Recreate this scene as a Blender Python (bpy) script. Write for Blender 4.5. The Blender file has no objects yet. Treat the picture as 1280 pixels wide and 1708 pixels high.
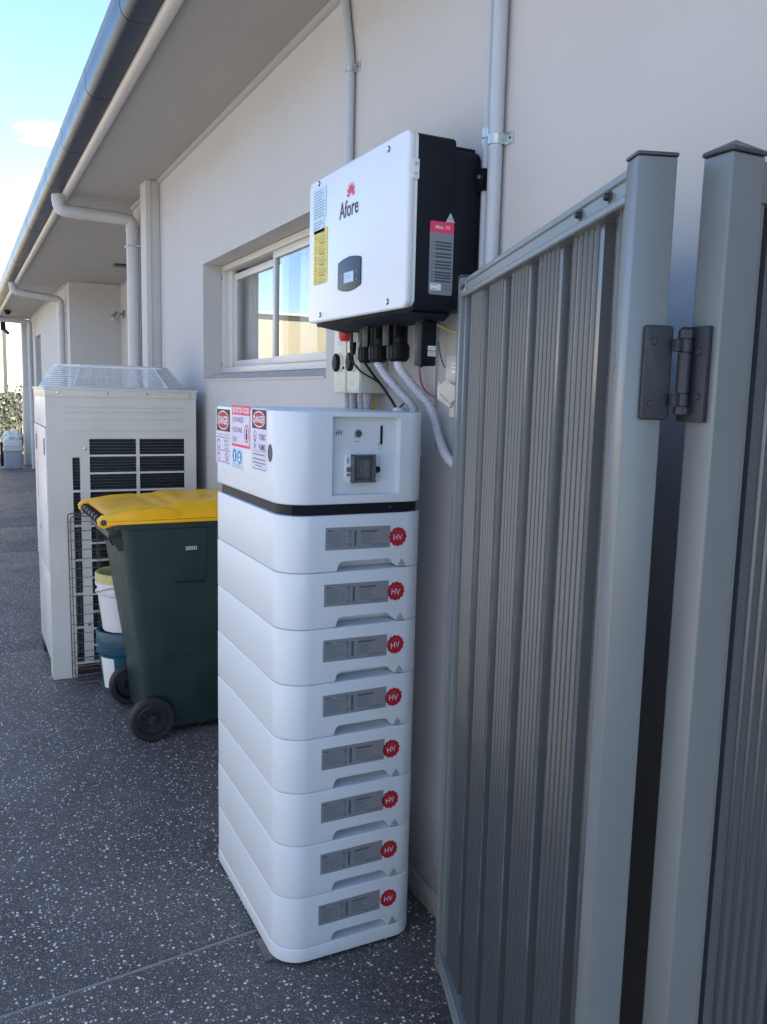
import bpy, bmesh, math, random
from mathutils import Matrix, Vector
random.seed(7)
S = bpy.context.scene
COL = S.collection
# ------------------------------------------------------------------ camera
F_PX, YAW, PITCH, ROLL, EYE = 1411.1, 0.46450, -0.13649, 0.023986, 1.6
cy_, sy_, cp_, sp_, cr_, sr_ = math.cos(YAW), math.sin(YAW), math.cos(PITCH), math.sin(PITCH), math.cos(ROLL), math.sin(ROLL)
fw = Vector((sy_*cp_, cy_*cp_, sp_)); r0 = Vector((cy_, -sy_, 0)); u0 = r0.cross(fw)
rt = cr_*r0 + sr_*u0; up = -sr_*r0 + cr_*u0
cam_d = bpy.data.cameras.new('camera'); cam = bpy.data.objects.new('camera', cam_d); COL.objects.link(cam)
cam_d.sensor_fit = 'VERTICAL'; cam_d.sensor_height = 34.16; cam_d.lens = F_PX/1708*34.16
cam_d.clip_start = 0.02; cam_d.clip_end = 2000
m = Matrix((( rt.x, up.x, -fw.x, 0), (rt.y, up.y, -fw.y, 0), (rt.z, up.z, -fw.z, EYE), (0, 0, 0, 1)))
cam.matrix_world = m
S.camera = cam
# ------------------------------------------------------------------ light
SUN_EL, SUN_AZ = math.radians(50), math.radians(142)      # azimuth clockwise from +y
W = bpy.data.worlds.new('World'); S.world = W; W.use_nodes = True
nt = W.node_tree; bgn = nt.nodes['Background']; bgn.inputs['Strength'].default_value = 0.095
sky = nt.nodes.new('ShaderNodeTexSky'); sky.sky_type = 'NISHITA'; sky.sun_disc = False
sky.sun_elevation = SUN_EL; sky.sun_rotation = SUN_AZ; sky.air_density = 0.85; sky.dust_density = 0.0; sky.ozone_density = 3.5
tc = nt.nodes.new('ShaderNodeTexCoord')
mp = nt.nodes.new('ShaderNodeMapping'); mp.inputs['Scale'].default_value = (1.0, 1.0, 2.6); mp.inputs['Location'].default_value = (1.3, 2.4, 0.7)
nz = nt.nodes.new('ShaderNodeTexNoise'); nz.inputs['Scale'].default_value = 2.6; nz.inputs['Detail'].default_value = 8; nz.inputs['Roughness'].default_value = .58
cr = nt.nodes.new('ShaderNodeValToRGB'); cr.color_ramp.elements[0].position = .60; cr.color_ramp.elements[1].position = .74
mx = nt.nodes.new('ShaderNodeMix'); mx.data_type = 'RGBA'; mx.inputs['B'].default_value = (7.5, 7.8, 8.2, 1)
nt.links.new(tc.outputs['Generated'], mp.inputs['Vector']); nt.links.new(mp.outputs[0], nz.inputs['Vector'])
nt.links.new(nz.outputs['Fac'], cr.inputs['Fac']); nt.links.new(cr.outputs['Color'], mx.inputs['Factor'])
nt.links.new(sky.outputs[0], mx.inputs['A']); nt.links.new(mx.outputs['Result'], bgn.inputs['Color'])
sd = bpy.data.lights.new('sun', 'SUN'); sd.energy = 5.0; sd.angle = math.radians(.5); sd.color = (1, .96, .90)
so = bpy.data.objects.new('sun', sd); COL.objects.link(so)
sdir = Vector((math.sin(SUN_AZ)*math.cos(SUN_EL), math.cos(SUN_AZ)*math.cos(SUN_EL), math.sin(SUN_EL)))
so.rotation_euler = sdir.to_track_quat('Z', 'Y').to_euler(); so.location = (5, -5, 12)
vs = S.view_settings; vs.view_transform = 'Standard'; vs.look = 'None'; vs.gamma = 1; vs.use_curve_mapping = False
vs.exposure = 2.4
S.cycles.max_bounces = 8

# ------------------------------------------------------------------ materials
MATS = {}
def mat(name, col, rough=.5, metal=0, spec=.5, var=0., vscale=8, bump=0., bscale=200, trans=0, coat=0, rvar=0., emit=None, wear=None, stretch=None):
    if name in MATS: return MATS[name]
    M = bpy.data.materials.new(name); M.use_nodes = True; t = M.node_tree; b = t.nodes['Principled BSDF']
    b.inputs['Base Color'].default_value = (*col, 1); b.inputs['Roughness'].default_value = rough
    b.inputs['Metallic'].default_value = metal; b.inputs['Specular IOR Level'].default_value = spec
    b.inputs['Transmission Weight'].default_value = trans; b.inputs['Coat Weight'].default_value = coat
    if var or rvar or bump or wear:
        c = t.nodes.new('ShaderNodeTexCoord'); src = c.outputs['Object']
        if stretch:
            q = t.nodes.new('ShaderNodeMapping'); q.inputs['Scale'].default_value = stretch; t.links.new(src, q.inputs[0]); src = q.outputs[0]
    if var or rvar:
        n = t.nodes.new('ShaderNodeTexNoise'); n.inputs['Scale'].default_value = vscale; n.inputs['Detail'].default_value = 7; n.inputs['Roughness'].default_value = .6
        t.links.new(src, n.inputs['Vector'])
        if var:
            r = t.nodes.new('ShaderNodeMapRange'); r.inputs['From Min'].default_value = .3; r.inputs['From Max'].default_value = .7
            r.inputs['To Min'].default_value = 1-var; r.inputs['To Max'].default_value = 1+var
            t.links.new(n.outputs['Fac'], r.inputs['Value'])
            v = t.nodes.new('ShaderNodeVectorMath'); v.operation = 'SCALE'; v.inputs[0].default_value = col
            t.links.new(r.outputs[0], v.inputs['Scale']); last = v.outputs[0]
            if wear:
                wcol, wscale, lo, hi = wear
                n2 = t.nodes.new('ShaderNodeTexNoise'); n2.inputs['Scale'].default_value = wscale; n2.inputs['Detail'].default_value = 9; n2.inputs['Roughness'].default_value = .7
                t.links.new(src, n2.inputs['Vector'])
                r2 = t.nodes.new('ShaderNodeMapRange'); r2.inputs['From Min'].default_value = lo; r2.inputs['From Max'].default_value = hi
                t.links.new(n2.outputs['Fac'], r2.inputs['Value'])
                x = t.nodes.new('ShaderNodeMix'); x.data_type = 'RGBA'; x.inputs['B'].default_value = (*wcol, 1)
                t.links.new(r2.outputs[0], x.inputs['Factor']); t.links.new(last, x.inputs['A']); last = x.outputs['Result']
            t.links.new(last, b.inputs['Base Color'])
        if rvar:
            r = t.nodes.new('ShaderNodeMapRange'); r.inputs['From Min'].default_value = .3; r.inputs['From Max'].default_value = .7
            r.inputs['To Min'].default_value = max(.02, rough-rvar); r.inputs['To Max'].default_value = min(1, rough+rvar)
            t.links.new(n.outputs['Fac'], r.inputs['Value']); t.links.new(r.outputs[0], b.inputs['Roughness'])
    if bump:
        n = t.nodes.new('ShaderNodeTexNoise'); n.inputs['Scale'].default_value = bscale; n.inputs['Detail'].default_value = 3
        t.links.new(src, n.inputs['Vector'])
        p = t.nodes.new('ShaderNodeBump'); p.inputs['Strength'].default_value = bump; p.inputs['Distance'].default_value = .002
        t.links.new(n.outputs['Fac'], p.inputs['Height']); t.links.new(p.outputs[0], b.inputs['Normal'])
    if emit:
        b.inputs['Emission Color'].default_value = (*emit[0], 1); b.inputs['Emission Strength'].default_value = emit[1]
    MATS[name] = M; return M

wall_m   = mat('painted_render', (.525,.508,.485), .85, var=.03, vscale=1.3, bump=.4, bscale=240, wear=((.40,.37,.34), 1.1, .60, .95))
reveal_m = mat('reveal_render', (.54,.51,.455), .85, var=.03, vscale=3, bump=.3, bscale=200)
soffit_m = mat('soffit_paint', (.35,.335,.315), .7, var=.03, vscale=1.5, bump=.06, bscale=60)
trim_m   = mat('trim_paint', (.55,.525,.49), .4, var=.04, vscale=5, rvar=.1)
gutter_m = mat('gutter_metal', (.026,.033,.052), .36, spec=.35, var=.05, vscale=3, rvar=.03)
roof_m   = mat('roof_tile', (.05,.052,.058), .7, var=.2, vscale=6)
pipe_m   = mat('painted_pipe', (.50,.49,.48), .4, var=.04, vscale=7, rvar=.08)
pvc_m    = mat('grey_conduit', (.47,.50,.53), .35, var=.03, vscale=9, rvar=.08)
zinc_m   = mat('zinc_clamp', (.55,.56,.52), .32, metal=.85, var=.2, vscale=60, rvar=.12)
frame_m  = mat('window_aluminium', (.62,.60,.56), .38, var=.03, vscale=9, rvar=.06)
black_m  = mat('black_gap', (.01,.01,.011), .6)
glass_m  = mat('window_glass', (.93,.97,.96), .0, trans=1)
glass_m.node_tree.nodes['Principled BSDF'].inputs['IOR'].default_value = 1.5
room_m   = mat('room_paint', (.30,.28,.25), .9)
curt_m   = mat('curtain_cloth', (.75,.75,.72), .9, var=.05)
white_m  = mat('white_powder_coat', (.66,.71,.745), .33, bump=.05, bscale=500)
plas_m   = mat('white_plastic', (.70,.73,.76), .32, var=.02, vscale=5, rvar=.05)
band_m   = mat('dark_band', (.010,.011,.018), .5, spec=.25)
invb_m   = mat('black_powder_coat', (.006,.0075,.013), .6, spec=.25, var=.1, vscale=12, bump=.25, bscale=900, rvar=.08)
bpl_m    = mat('black_plastic', (.006,.007,.010), .48, spec=.25, var=.1, vscale=30, rvar=.1)
clear_m  = mat('clear_plastic', (.70,.78,.78), .08, trans=.92)
flap_m   = mat('smoked_plastic', (.05,.055,.06), .15, trans=.3)
screw_m  = mat('steel_screw', (.6,.6,.58), .25, metal=1)
beige_m  = mat('beige_switch_plastic', (.62,.62,.50), .42, var=.03, vscale=12)
cream_m  = mat('aged_cream_plastic', (.60,.56,.48), .55, var=.08, vscale=20)
red_m    = mat('red_plastic', (.55,.03,.035), .4)
flex_m   = mat('flexible_conduit', (.60,.61,.63), .42, var=.04, vscale=14)
fit_m    = mat('grey_fitting', (.40,.38,.40), .45, var=.04)
ac_m     = mat('ac_enamel', (.62,.59,.52), .42, var=.05, vscale=5, rvar=.1, wear=((.35,.30,.24), 3.2, .62, .82))
acs_m    = mat('ac_side_enamel', (.55,.57,.60), .33, var=.05, vscale=4, rvar=.1, wear=((.33,.31,.28), 4, .6, .8))
coil_m   = mat('coil_dark', (.022,.028,.034), .5, metal=.2, var=.3, vscale=50)
fin_m    = mat('coil_fin', (.07,.095,.10), .4, metal=.5)
wire_m   = mat('white_wire', (.66,.67,.68), .4)
rust_m   = mat('aged_wire', (.16,.145,.14), .45, metal=.5, var=.3, vscale=40)
bin_m    = mat('green_bin_plastic', (.013,.033,.030), .42, var=.15, vscale=5, rvar=.12, bump=.15, bscale=400, wear=((.05,.055,.05), 7, .62, .85))
lid_m    = mat('yellow_lid_plastic', (.95,.47,.004), .34, var=.06, vscale=9, rvar=.1, wear=((.55,.30,.03), 13, .66, .85))
tyre_m   = mat('black_rubber', (.012,.012,.013), .65, var=.2, vscale=40)
rim_m    = mat('dark_rim', (.02,.021,.024), .38)
wbuck_m  = mat('white_bucket_plastic', (.66,.65,.66), .4, var=.05, vscale=14, wear=((.35,.30,.24), 12, .6, .78))
yrim_m   = mat('yellow_bucket_rim', (.50,.47,.17), .5, var=.1, vscale=20)
bbuck_m  = mat('blue_bucket_plastic', (.010,.07,.11), .4, var=.15, vscale=14)
paper_m  = mat('label_paper', (.72,.73,.70), .6, var=.07, vscale=30)
gate_m   = mat('gate_steel', (.15,.168,.172), .33, spec=.6, var=.05, vscale=4, rvar=.07)
sheet_m  = mat('ribbed_steel', (.105,.118,.128), .24, metal=.5, spec=.6)
cap_m    = mat('dark_cap', (.05,.055,.06), .4)
hinge_m  = mat('hinge_plastic', (.017,.020,.030), .48, var=.12, vscale=30)
tin_m    = mat('dull_tin', (.33,.34,.36), .45, metal=.4)
cream2_m = mat('cream_cladding', (.60,.51,.34), .7, var=.04, vscale=2)
creamt_m = mat('cream_trim', (.75,.70,.58), .6)
wood_m   = mat('weathered_paling', (.115,.10,.085), .85, var=.3, vscale=9, stretch=(6,6,1))
leaf_m   = mat('grass_leaf', (.16,.26,.16), .5, var=.3, vscale=6)
vine_m   = mat('vine_leaf', (.045,.065,.025), .55, var=.5, vscale=5)
soil_m   = mat('garden_soil', (.10,.085,.06), .95, var=.3, vscale=12)
tub_m    = mat('tub_plastic', (.30,.33,.38), .5, var=.1, vscale=10)
bag_m    = mat('white_bag', (.70,.74,.70), .5, var=.08, vscale=12)
# print colours
def ink(n, c, r=.6): return mat('print_'+n, c, r)
RED=ink('red',(.40,.010,.022)); DRED=ink('dark_red',(.36,.012,.02)); WHT=ink('white',(.78,.78,.80)); BLK=ink('black',(.015,.015,.02)); BLU=ink('blue',(.02,.22,.55))
YEL=ink('yellow',(.72,.58,.10)); LBL=ink('pale_blue',(.50,.66,.76)); GRY=ink('silver_grey',(.22,.245,.27)); DGR=ink('dark_grey',(.10,.11,.13)); MGR=ink('mid_grey',(.20,.22,.26))
PNK=ink('lilac_white',(.66,.62,.74)); ORG=ink('orange',(.55,.16,.08)); LRED=ink('pink_red',(.75,.05,.14)); SLT=ink('slate',(.045,.055,.075)); GRN=ink('green',(.02,.12,.09)); LCD=ink('screen',(.42,.52,.60),.2)

def weather_wall(M, zdirt):
    # broad trowel undulation, and splashed dirt low down on the render
    t = M.node_tree; b = t.nodes['Principled BSDF']; N = t.nodes.new; Lk = t.links.new
    g = N('ShaderNodeNewGeometry'); n = N('ShaderNodeTexNoise'); n.inputs['Scale'].default_value = 14; n.inputs['Detail'].default_value = 4; Lk(g.outputs['Position'], n.inputs['Vector'])
    p = N('ShaderNodeBump'); p.inputs['Strength'].default_value = .35; p.inputs['Distance'].default_value = .006; Lk(n.outputs['Fac'], p.inputs['Height'])
    old = b.inputs['Normal'].links[0].from_node; Lk(p.outputs[0], old.inputs['Normal'])
    sp = N('ShaderNodeSeparateXYZ'); Lk(g.outputs['Position'], sp.inputs[0])
    r = N('ShaderNodeMapRange'); r.inputs['From Min'].default_value = zdirt; r.inputs['From Max'].default_value = 0; Lk(sp.outputs['Z'], r.inputs['Value'])
    n2 = N('ShaderNodeTexNoise'); n2.inputs['Scale'].default_value = 30; n2.inputs['Detail'].default_value = 8; n2.inputs['Roughness'].default_value = .75; Lk(g.outputs['Position'], n2.inputs['Vector'])
    m_ = N('ShaderNodeMath'); m_.operation = 'MULTIPLY'; Lk(r.outputs[0], m_.inputs[0]); Lk(n2.outputs['Fac'], m_.inputs[1])
    r2 = N('ShaderNodeMapRange'); r2.inputs['From Min'].default_value = .12; r2.inputs['From Max'].default_value = .5; r2.inputs['To Max'].default_value = .7; Lk(m_.outputs[0], r2.inputs['Value'])
    x = N('ShaderNodeMix'); x.data_type = 'RGBA'; x.inputs['B'].default_value = (.20,.17,.14,1); Lk(r2.outputs[0], x.inputs['Factor'])
    src = b.inputs['Base Color'].links[0].from_socket; Lk(src, x.inputs['A']); Lk(x.outputs['Result'], b.inputs['Base Color'])
weather_wall(wall_m, .45)
# aggregate concrete
def aggregate():
    M = bpy.data.materials.new('exposed_aggregate'); M.use_nodes = True; t = M.node_tree; b = t.nodes['Principled BSDF']; N = t.nodes.new; Lk = t.links.new
    g = N('ShaderNodeNewGeometry'); src = g.outputs['Position']
    def noise(s, d=5, ro=.6):
        n = N('ShaderNodeTexNoise'); n.inputs['Scale'].default_value = s; n.inputs['Detail'].default_value = d; n.inputs['Roughness'].default_value = ro; Lk(src, n.inputs['Vector']); return n.outputs['Fac']
    def rng(v, a, b_, c=0, d=1):
        r = N('ShaderNodeMapRange'); r.inputs['From Min'].default_value = a; r.inputs['From Max'].default_value = b_; r.inputs['To Min'].default_value = c; r.inputs['To Max'].default_value = d; Lk(v, r.inputs['Value']); return r.outputs[0]
    def math_(op, a, b_):
        q = N('ShaderNodeMath'); q.operation = op
        for i, v in enumerate((a, b_)):
            if isinstance(v, (int, float)): q.inputs[i].default_value = v
            else: Lk(v, q.inputs[i])
        return q.outputs[0]
    def mix(f, a, b_):
        x = N('ShaderNodeMix'); x.data_type = 'RGBA'; Lk(f, x.inputs['Factor'])
        for k, v in (('A', a), ('B', b_)):
            if isinstance(v, tuple): x.inputs[k].default_value = (*v, 1)
            else: Lk(v, x.inputs[k])
        return x.outputs['Result']
    # warp so the chips are angular rather than round
    wn = N('ShaderNodeTexNoise'); wn.inputs['Scale'].default_value = 160; Lk(src, wn.inputs['Vector'])
    wv = N('ShaderNodeVectorMath'); wv.operation = 'MULTIPLY_ADD'; wv.inputs[1].default_value = (.006,)*3; Lk(wn.outputs['Color'], wv.inputs[0]); Lk(src, wv.inputs[2])
    def chips(scale, keep, r):
        v = N('ShaderNodeTexVoronoi'); v.inputs['Scale'].default_value = scale; Lk(wv.outputs[0], v.inputs['Vector'])
        sp = N('ShaderNodeSeparateColor'); Lk(v.outputs['Color'], sp.inputs[0])
        rad = rng(sp.outputs['Green'], 0, 1, r*.45, r)
        d = math_('SUBTRACT', rad, v.outputs['Distance'])
        inside = rng(d, 0, .05)
        k = math_('GREATER_THAN', sp.outputs['Red'], keep)
        return math_('MULTIPLY', inside, k), sp.outputs['Blue']
    dens = rng(noise(1.7, 3), .35, .65, -.03, .05)
    A, ab = chips(78, .62, .40); B, bb = chips(140, .50, .44); C_, cb = chips(260, .45, .46)
    base = mix(rng(noise(2.2, 6), .35, .65), (.088,.077,.071), (.165,.148,.135))
    base = mix(rng(noise(420, 2), .4, .62), base, (.036,.033,.033))
    base = mix(math_('MULTIPLY', C_, .75), base, mix(cb, (.20,.19,.185), (.44,.42,.40)))
    base = mix(math_('MULTIPLY', B, .9), base, mix(bb, (.22,.21,.21), (.62,.60,.57)))
    base = mix(A, base, mix(ab, (.76,.72,.66), (.97,.93,.87)))
    # dust and damp stains
    base = mix(rng(noise(.9, 8, .7), .56, .74, 0, .28), base, (.14,.13,.125))
    Lk(base, b.inputs['Base Color'])
    Lk(rng(noise(3, 6), .3, .7, .5, .75), b.inputs['Roughness'])
    h = math_('ADD', math_('MULTIPLY', A, .8), math_('MULTIPLY', noise(300, 3), .9))
    bp = N('ShaderNodeBump'); bp.inputs['Strength'].default_value = .55; bp.inputs['Distance'].default_value = .002; Lk(h, bp.inputs['Height']); Lk(bp.outputs[0], b.inputs['Normal'])
    return M
agg_m = aggregate()
joint_m = mat('joint_filler', (.26,.25,.235), .8, var=.2, vscale=20)

# ------------------------------------------------------------------ mesh helpers
class MB:
    def __init__(s): s.bm = bmesh.new(); s.mats = []
    def mi(s, m):
        if m not in s.mats: s.mats.append(m)
        return s.mats.index(m)
    def add(s, verts, faces, m, M=None):
        i = s.mi(m); vs = [s.bm.verts.new(M @ Vector(v) if M else v) for v in verts]
        for f in faces:
            try: q = s.bm.faces.new([vs[k] for k in f]); q.material_index = i
            except ValueError: pass
        return vs
    def box(s, x0, y0, z0, x1, y1, z1, m, bev=0, M=None, seg=2):
        v = [(x, y, z) for z in (z0, z1) for y in (y0, y1) for x in (x0, x1)]
        f = [(0,2,3,1), (4,5,7,6), (0,1,5,4), (2,6,7,3), (0,4,6,2), (1,3,7,5)]
        if not bev: s.add(v, f, m, M); return s
        t = bmesh.new(); vv = [t.verts.new(a) for a in v]
        for a in f: t.faces.new([vv[k] for k in a])
        bmesh.ops.bevel(t, geom=t.edges[:], offset=bev, segments=seg, affect='EDGES', profile=.6)
        s.merge(t, m, M); return s
    def merge(s, t, m, M=None):
        t.verts.index_update()
        s.add([tuple(v.co) for v in t.verts], [[v.index for v in f.verts] for f in t.faces], m, M); t.free()
    def prism(s, pts, z0, z1, m, M=None, bev=0, bot=True, top=True):
        """pts: 2-d outline in local xy, extruded along local z"""
        n = len(pts); k = bev
        if not bev:
            v = [(x, y, z0) for x, y in pts] + [(x, y, z1) for x, y in pts]
            f = [(i, (i+1) % n, n+(i+1) % n, n+i) for i in range(n)]
            if bot: f.append(tuple(range(n-1, -1, -1)))
            if top: f.append(tuple(range(n, 2*n)))
            s.add(v, f, m, M); return s
        cx = sum(p[0] for p in pts)/n; cy = sum(p[1] for p in pts)/n
        def inset(d):
            out = []
            for i in range(n):
                a = Vector(pts[i-1]); b = Vector(pts[i]); c = Vector(pts[(i+1) % n])
                e1 = (b-a).normalized(); e2 = (c-b).normalized(); nn = Vector((-e1.y-e2.y, e1.x+e2.x))
                if nn.length < 1e-6: nn = Vector((-e1.y, e1.x))
                nn.normalize(); cs = max(.3, nn.dot(Vector((-e1.y, e1.x))))
                q = b + nn*d/cs; out.append((q.x, q.y))
            return out
        rings = []
        for a in (0, 30, 60, 90):
            ca, sa = math.cos(math.radians(a)), math.sin(math.radians(a))
            rings.append((inset(k*(1-sa)), z0 + k*(1-ca)))
        for a in (90, 60, 30, 0):
            ca, sa = math.cos(math.radians(a)), math.sin(math.radians(a))
            rings.append((inset(k*(1-sa)), z1 - k*(1-ca)))
        v = []; f = []
        for pp, z in rings: v += [(x, y, z) for x, y in pp]
        for r in range(len(rings)-1):
            for i in range(n): f.append((r*n+i, r*n+(i+1) % n, (r+1)*n+(i+1) % n, (r+1)*n+i))
        f.append(tuple(range(n-1, -1, -1))); L = (len(rings)-1)*n; f.append(tuple(range(L, L+n)))
        s.add(v, f, m, M); return s
    def tube(s, path, r, m, seg=10, M=None, cap=True, rfun=None):
        P = [Vector(p) for p in path]; n = len(P); v = []; f = []; prev = None
        for i, p in enumerate(P):
            t = (P[min(i+1, n-1)] - P[max(i-1, 0)]).normalized()
            if prev is None: a = t.orthogonal().normalized()
            else: a = (prev - t*prev.dot(t)).normalized()
            prev = a; b = t.cross(a); rr = rfun(i) if rfun else r
            for k in range(seg):
                w = 2*math.pi*k/seg; v.append(tuple(p + a*math.cos(w)*rr + b*math.sin(w)*rr))
        for i in range(n-1):
            for k in range(seg): f.append((i*seg+k, i*seg+(k+1) % seg, (i+1)*seg+(k+1) % seg, (i+1)*seg+k))
        if cap: f.append(tuple(range(seg-1, -1, -1))); f.append(tuple(range((n-1)*seg, n*seg)))
        s.add(v, f, m, M); return s
    def lathe(s, prof, c, m, seg=32, M=None, cap=True):
        """prof: (radius, z) list, axis = local z through c"""
        v = []; f = []; n = len(prof)
        for r, z in prof:
            for k in range(seg):
                w = 2*math.pi*k/seg; v.append((c[0]+r*math.cos(w), c[1]+r*math.sin(w), c[2]+z))
        for i in range(n-1):
            for k in range(seg): f.append((i*seg+k, i*seg+(k+1) % seg, (i+1)*seg+(k+1) % seg, (i+1)*seg+k))
        if cap: f.append(tuple(range(seg-1, -1, -1))); f.append(tuple(range((n-1)*seg, n*seg)))
        s.add(v, f, m, M); return s
    def mesh(s, name, smooth=35, fix=True):
        if fix: bmesh.ops.recalc_face_normals(s.bm, faces=s.bm.faces[:])
        me = bpy.data.meshes.new(name); s.bm.to_mesh(me); s.bm.free()
        for mm in s.mats: me.materials.append(mm)
        if smooth:
            me.shade_smooth(); me.set_sharp_from_angle(angle=math.radians(smooth))
        return me
ORG_ = {}
def thing(name, label, cat, loc=(0,0,0), rz=0, group=None):
    o = bpy.data.objects.new(name, None); o.empty_display_size = .1; COL.objects.link(o); o.location = loc; o.rotation_euler = (0, 0, rz)
    o['label'] = label; o['category'] = cat
    if group: o['group'] = group
    ORG_[o] = Vector(loc); return o
def part(name, mb, parent=None, world=True, label=None, smooth=35, kind=None, fix=True):
    """world=True: mesh written in world coordinates, moved into its thing's frame"""
    root = parent
    while root is not None and root.parent is not None: root = root.parent
    if world and root is not None: bmesh.ops.transform(mb.bm, verts=mb.bm.verts[:], matrix=(Matrix.Translation(ORG_.get(root, Vector((0,0,0)))) @ Matrix.Rotation(root.rotation_euler[2], 4, 'Z')).inverted())
    o = bpy.data.objects.new(name, mb.mesh(name, smooth, fix)); COL.objects.link(o)
    if parent: o.parent = parent
    if label: o['label'] = label
    if kind: o['kind'] = kind
    return o
def solo(name, mb, label, cat, loc=(0,0,0), group=None, smooth=35):
    bmesh.ops.translate(mb.bm, verts=mb.bm.verts[:], vec=-Vector(loc))
    o = bpy.data.objects.new(name, mb.mesh(name, smooth)); COL.objects.link(o); o.location = loc
    o['label'] = label; o['category'] = cat; ORG_[o] = Vector(loc)
    if group: o['group'] = group
    return o
def struct(name, mb, smooth=0):
    o = bpy.data.objects.new(name, mb.mesh(name, smooth)); COL.objects.link(o); o['kind'] = 'structure'; ORG_[o] = Vector((0,0,0)); return o
def rrect(x0, y0, x1, y1, r, seg=6):
    """rounded rectangle outline; r one radius or four (bl, br, tr, tl)"""
    if not isinstance(r, (tuple, list)): r = (r,)*4
    out = []
    for (cx, cy, a0, rr) in ((x0+r[0], y0+r[0], 180, r[0]), (x1-r[1], y0+r[1], 270, r[1]), (x1-r[2], y1-r[2], 0, r[2]), (x0+r[3], y1-r[3], 90, r[3])):
        if rr < 1e-6: out.append((cx, cy)); continue
        for k in range(seg+1):
            a = math.radians(a0 + 90*k/seg); out.append((cx+rr*math.cos(a), cy+rr*math.sin(a)))
    return out
def frame(o, u, v):
    """matrix taking local (x,y,z) to o + x u + y v + z (u x v)"""
    u = Vector(u).normalized(); v = Vector(v).normalized(); w = u.cross(v); o = Vector(o)
    return Matrix(((u.x, v.x, w.x, o.x), (u.y, v.y, w.y, o.y), (u.z, v.z, w.z, o.z), (0, 0, 0, 1)))
def smooth_path(pts, n=12):
    P = [Vector(p) for p in pts]; P = [P[0]*2-P[1]] + P + [P[-1]*2-P[-2]]; out = []
    for i in range(1, len(P)-2):
        a, b, c, d = P[i-1:i+3]
        for k in range(n):
            t = k/n; out.append(.5*((2*b) + (c-a)*t + (2*a-5*b+4*c-d)*t*t + (3*b-a-3*c+d)*t**3))
    out.append(P[-2]); return out
def bend(pts, r, n=6):
    """polyline with rounded corners"""
    P = [Vector(p) for p in pts]; out = [P[0]]
    for i in range(1, len(P)-1):
        a, b, c = P[i-1], P[i], P[i+1]; d1 = (a-b).normalized(); d2 = (c-b).normalized()
        s_, e = b+d1*r, b+d2*r
        for k in range(n+1):
            t = k/n; out.append((1-t)**2*s_ + 2*t*(1-t)*b + t*t*e)
    out.append(P[-1]); return out

# flat print -------------------------------------------------------
TXT = {}
def text_geo(s_, bold=0):
    if (s_, bold) in TXT: return TXT[(s_, bold)]
    c = bpy.data.curves.new('t', 'FONT'); c.body = s_; c.size = 1; c.resolution_u = 2; c.offset = bold; c.align_x = 'CENTER'; c.align_y = 'CENTER'
    o = bpy.data.objects.new('t', c); COL.objects.link(o); dg = bpy.context.evaluated_depsgraph_get(); me = bpy.data.meshes.new_from_object(o.evaluated_get(dg))
    g = ([tuple(v.co) for v in me.vertices], [tuple(p.vertices) for p in me.polygons])
    bpy.data.objects.remove(o); bpy.data.curves.remove(c); bpy.data.meshes.remove(me); TXT[(s_, bold)] = g; return g
LAY = .00025
class Print(MB):
    def __init__(s, o, u, v): super().__init__(); s.M = frame(o, u, v)
    def flat(s, pts, m, l): s.add([(x, y, l*LAY+.0003) for x, y in pts], [tuple(range(len(pts)))], m, s.M); return s
    def rect(s, x0, y0, x1, y1, m, l=0, r=0):
        return s.flat(rrect(x0, y0, x1, y1, r, 4) if r else [(x0,y0),(x1,y0),(x1,y1),(x0,y1)], m, l)
    def ell(s, cx, cy, rx, ry, m, l=0, n=28): return s.flat([(cx+rx*math.cos(2*math.pi*k/n), cy+ry*math.sin(2*math.pi*k/n)) for k in range(n)], m, l)
    def ring(s, cx, cy, rx, ry, w, m, l=0, n=28):
        v = []; 
        for k in range(n):
            a = 2*math.pi*k/n; v += [(cx+rx*math.cos(a), cy+ry*math.sin(a), l*LAY+.0003), (cx+(rx-w)*math.cos(a), cy+(ry-w)*math.sin(a), l*LAY+.0003)]
        s.add(v, [(2*k, (2*k+2) % (2*n), (2*k+3) % (2*n), 2*k+1) for k in range(n)], m, s.M); return s
    def line(s, x0, y0, x1, y1, w, m, l=0):
        d = Vector((x1-x0, y1-y0)).normalized(); n = Vector((-d.y, d.x))*w/2
        return s.flat([(x0-n.x, y0-n.y), (x1-n.x, y1-n.y), (x1+n.x, y1+n.y), (x0+n.x, y0+n.y)], m, l)
    def text(s, t, cx, cy, w, h, m, l=1, bold=.0):
        v, f = text_geo(t, bold); xs = [a[0] for a in v]; ys = [a[1] for a in v]
        x0, x1, y0, y1 = min(xs), max(xs), min(ys), max(ys)
        s.add([(cx+((a[0]-x0)/(x1-x0)-.5)*w, cy+((a[1]-y0)/(y1-y0)-.5)*h, l*LAY+.0003) for a in v], f, m, s.M); return s
    def lines(s, x0, x1, ys, w, m, l=1, jit=.3):
        for y in ys: s.rect(x0, y-w/2, x1-(x1-x0)*random.random()*jit, y+w/2, m, l)
        return s
    def tick_triangle(s, cx, cy, a, m, l=1, bg=None):
        h = a*.88; P = [(cx-a/2, cy-h/2), (cx+a/2, cy-h/2), (cx, cy+h/2)]
        if bg: s.flat(P, bg, l-.5)
        for i in range(3): s.line(*P[i], *P[(i+1) % 3], a*.07, m, l)
        s.ring(cx, cy-h*.14, a*.22, a*.22, a*.05, m, l, 20)
        s.line(cx-a*.12, cy-h*.14, cx-a*.02, cy-h*.26, a*.06, m, l); s.line(cx-a*.02, cy-h*.26, cx+a*.15, cy-h*.0, a*.06, m, l); return s
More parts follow.
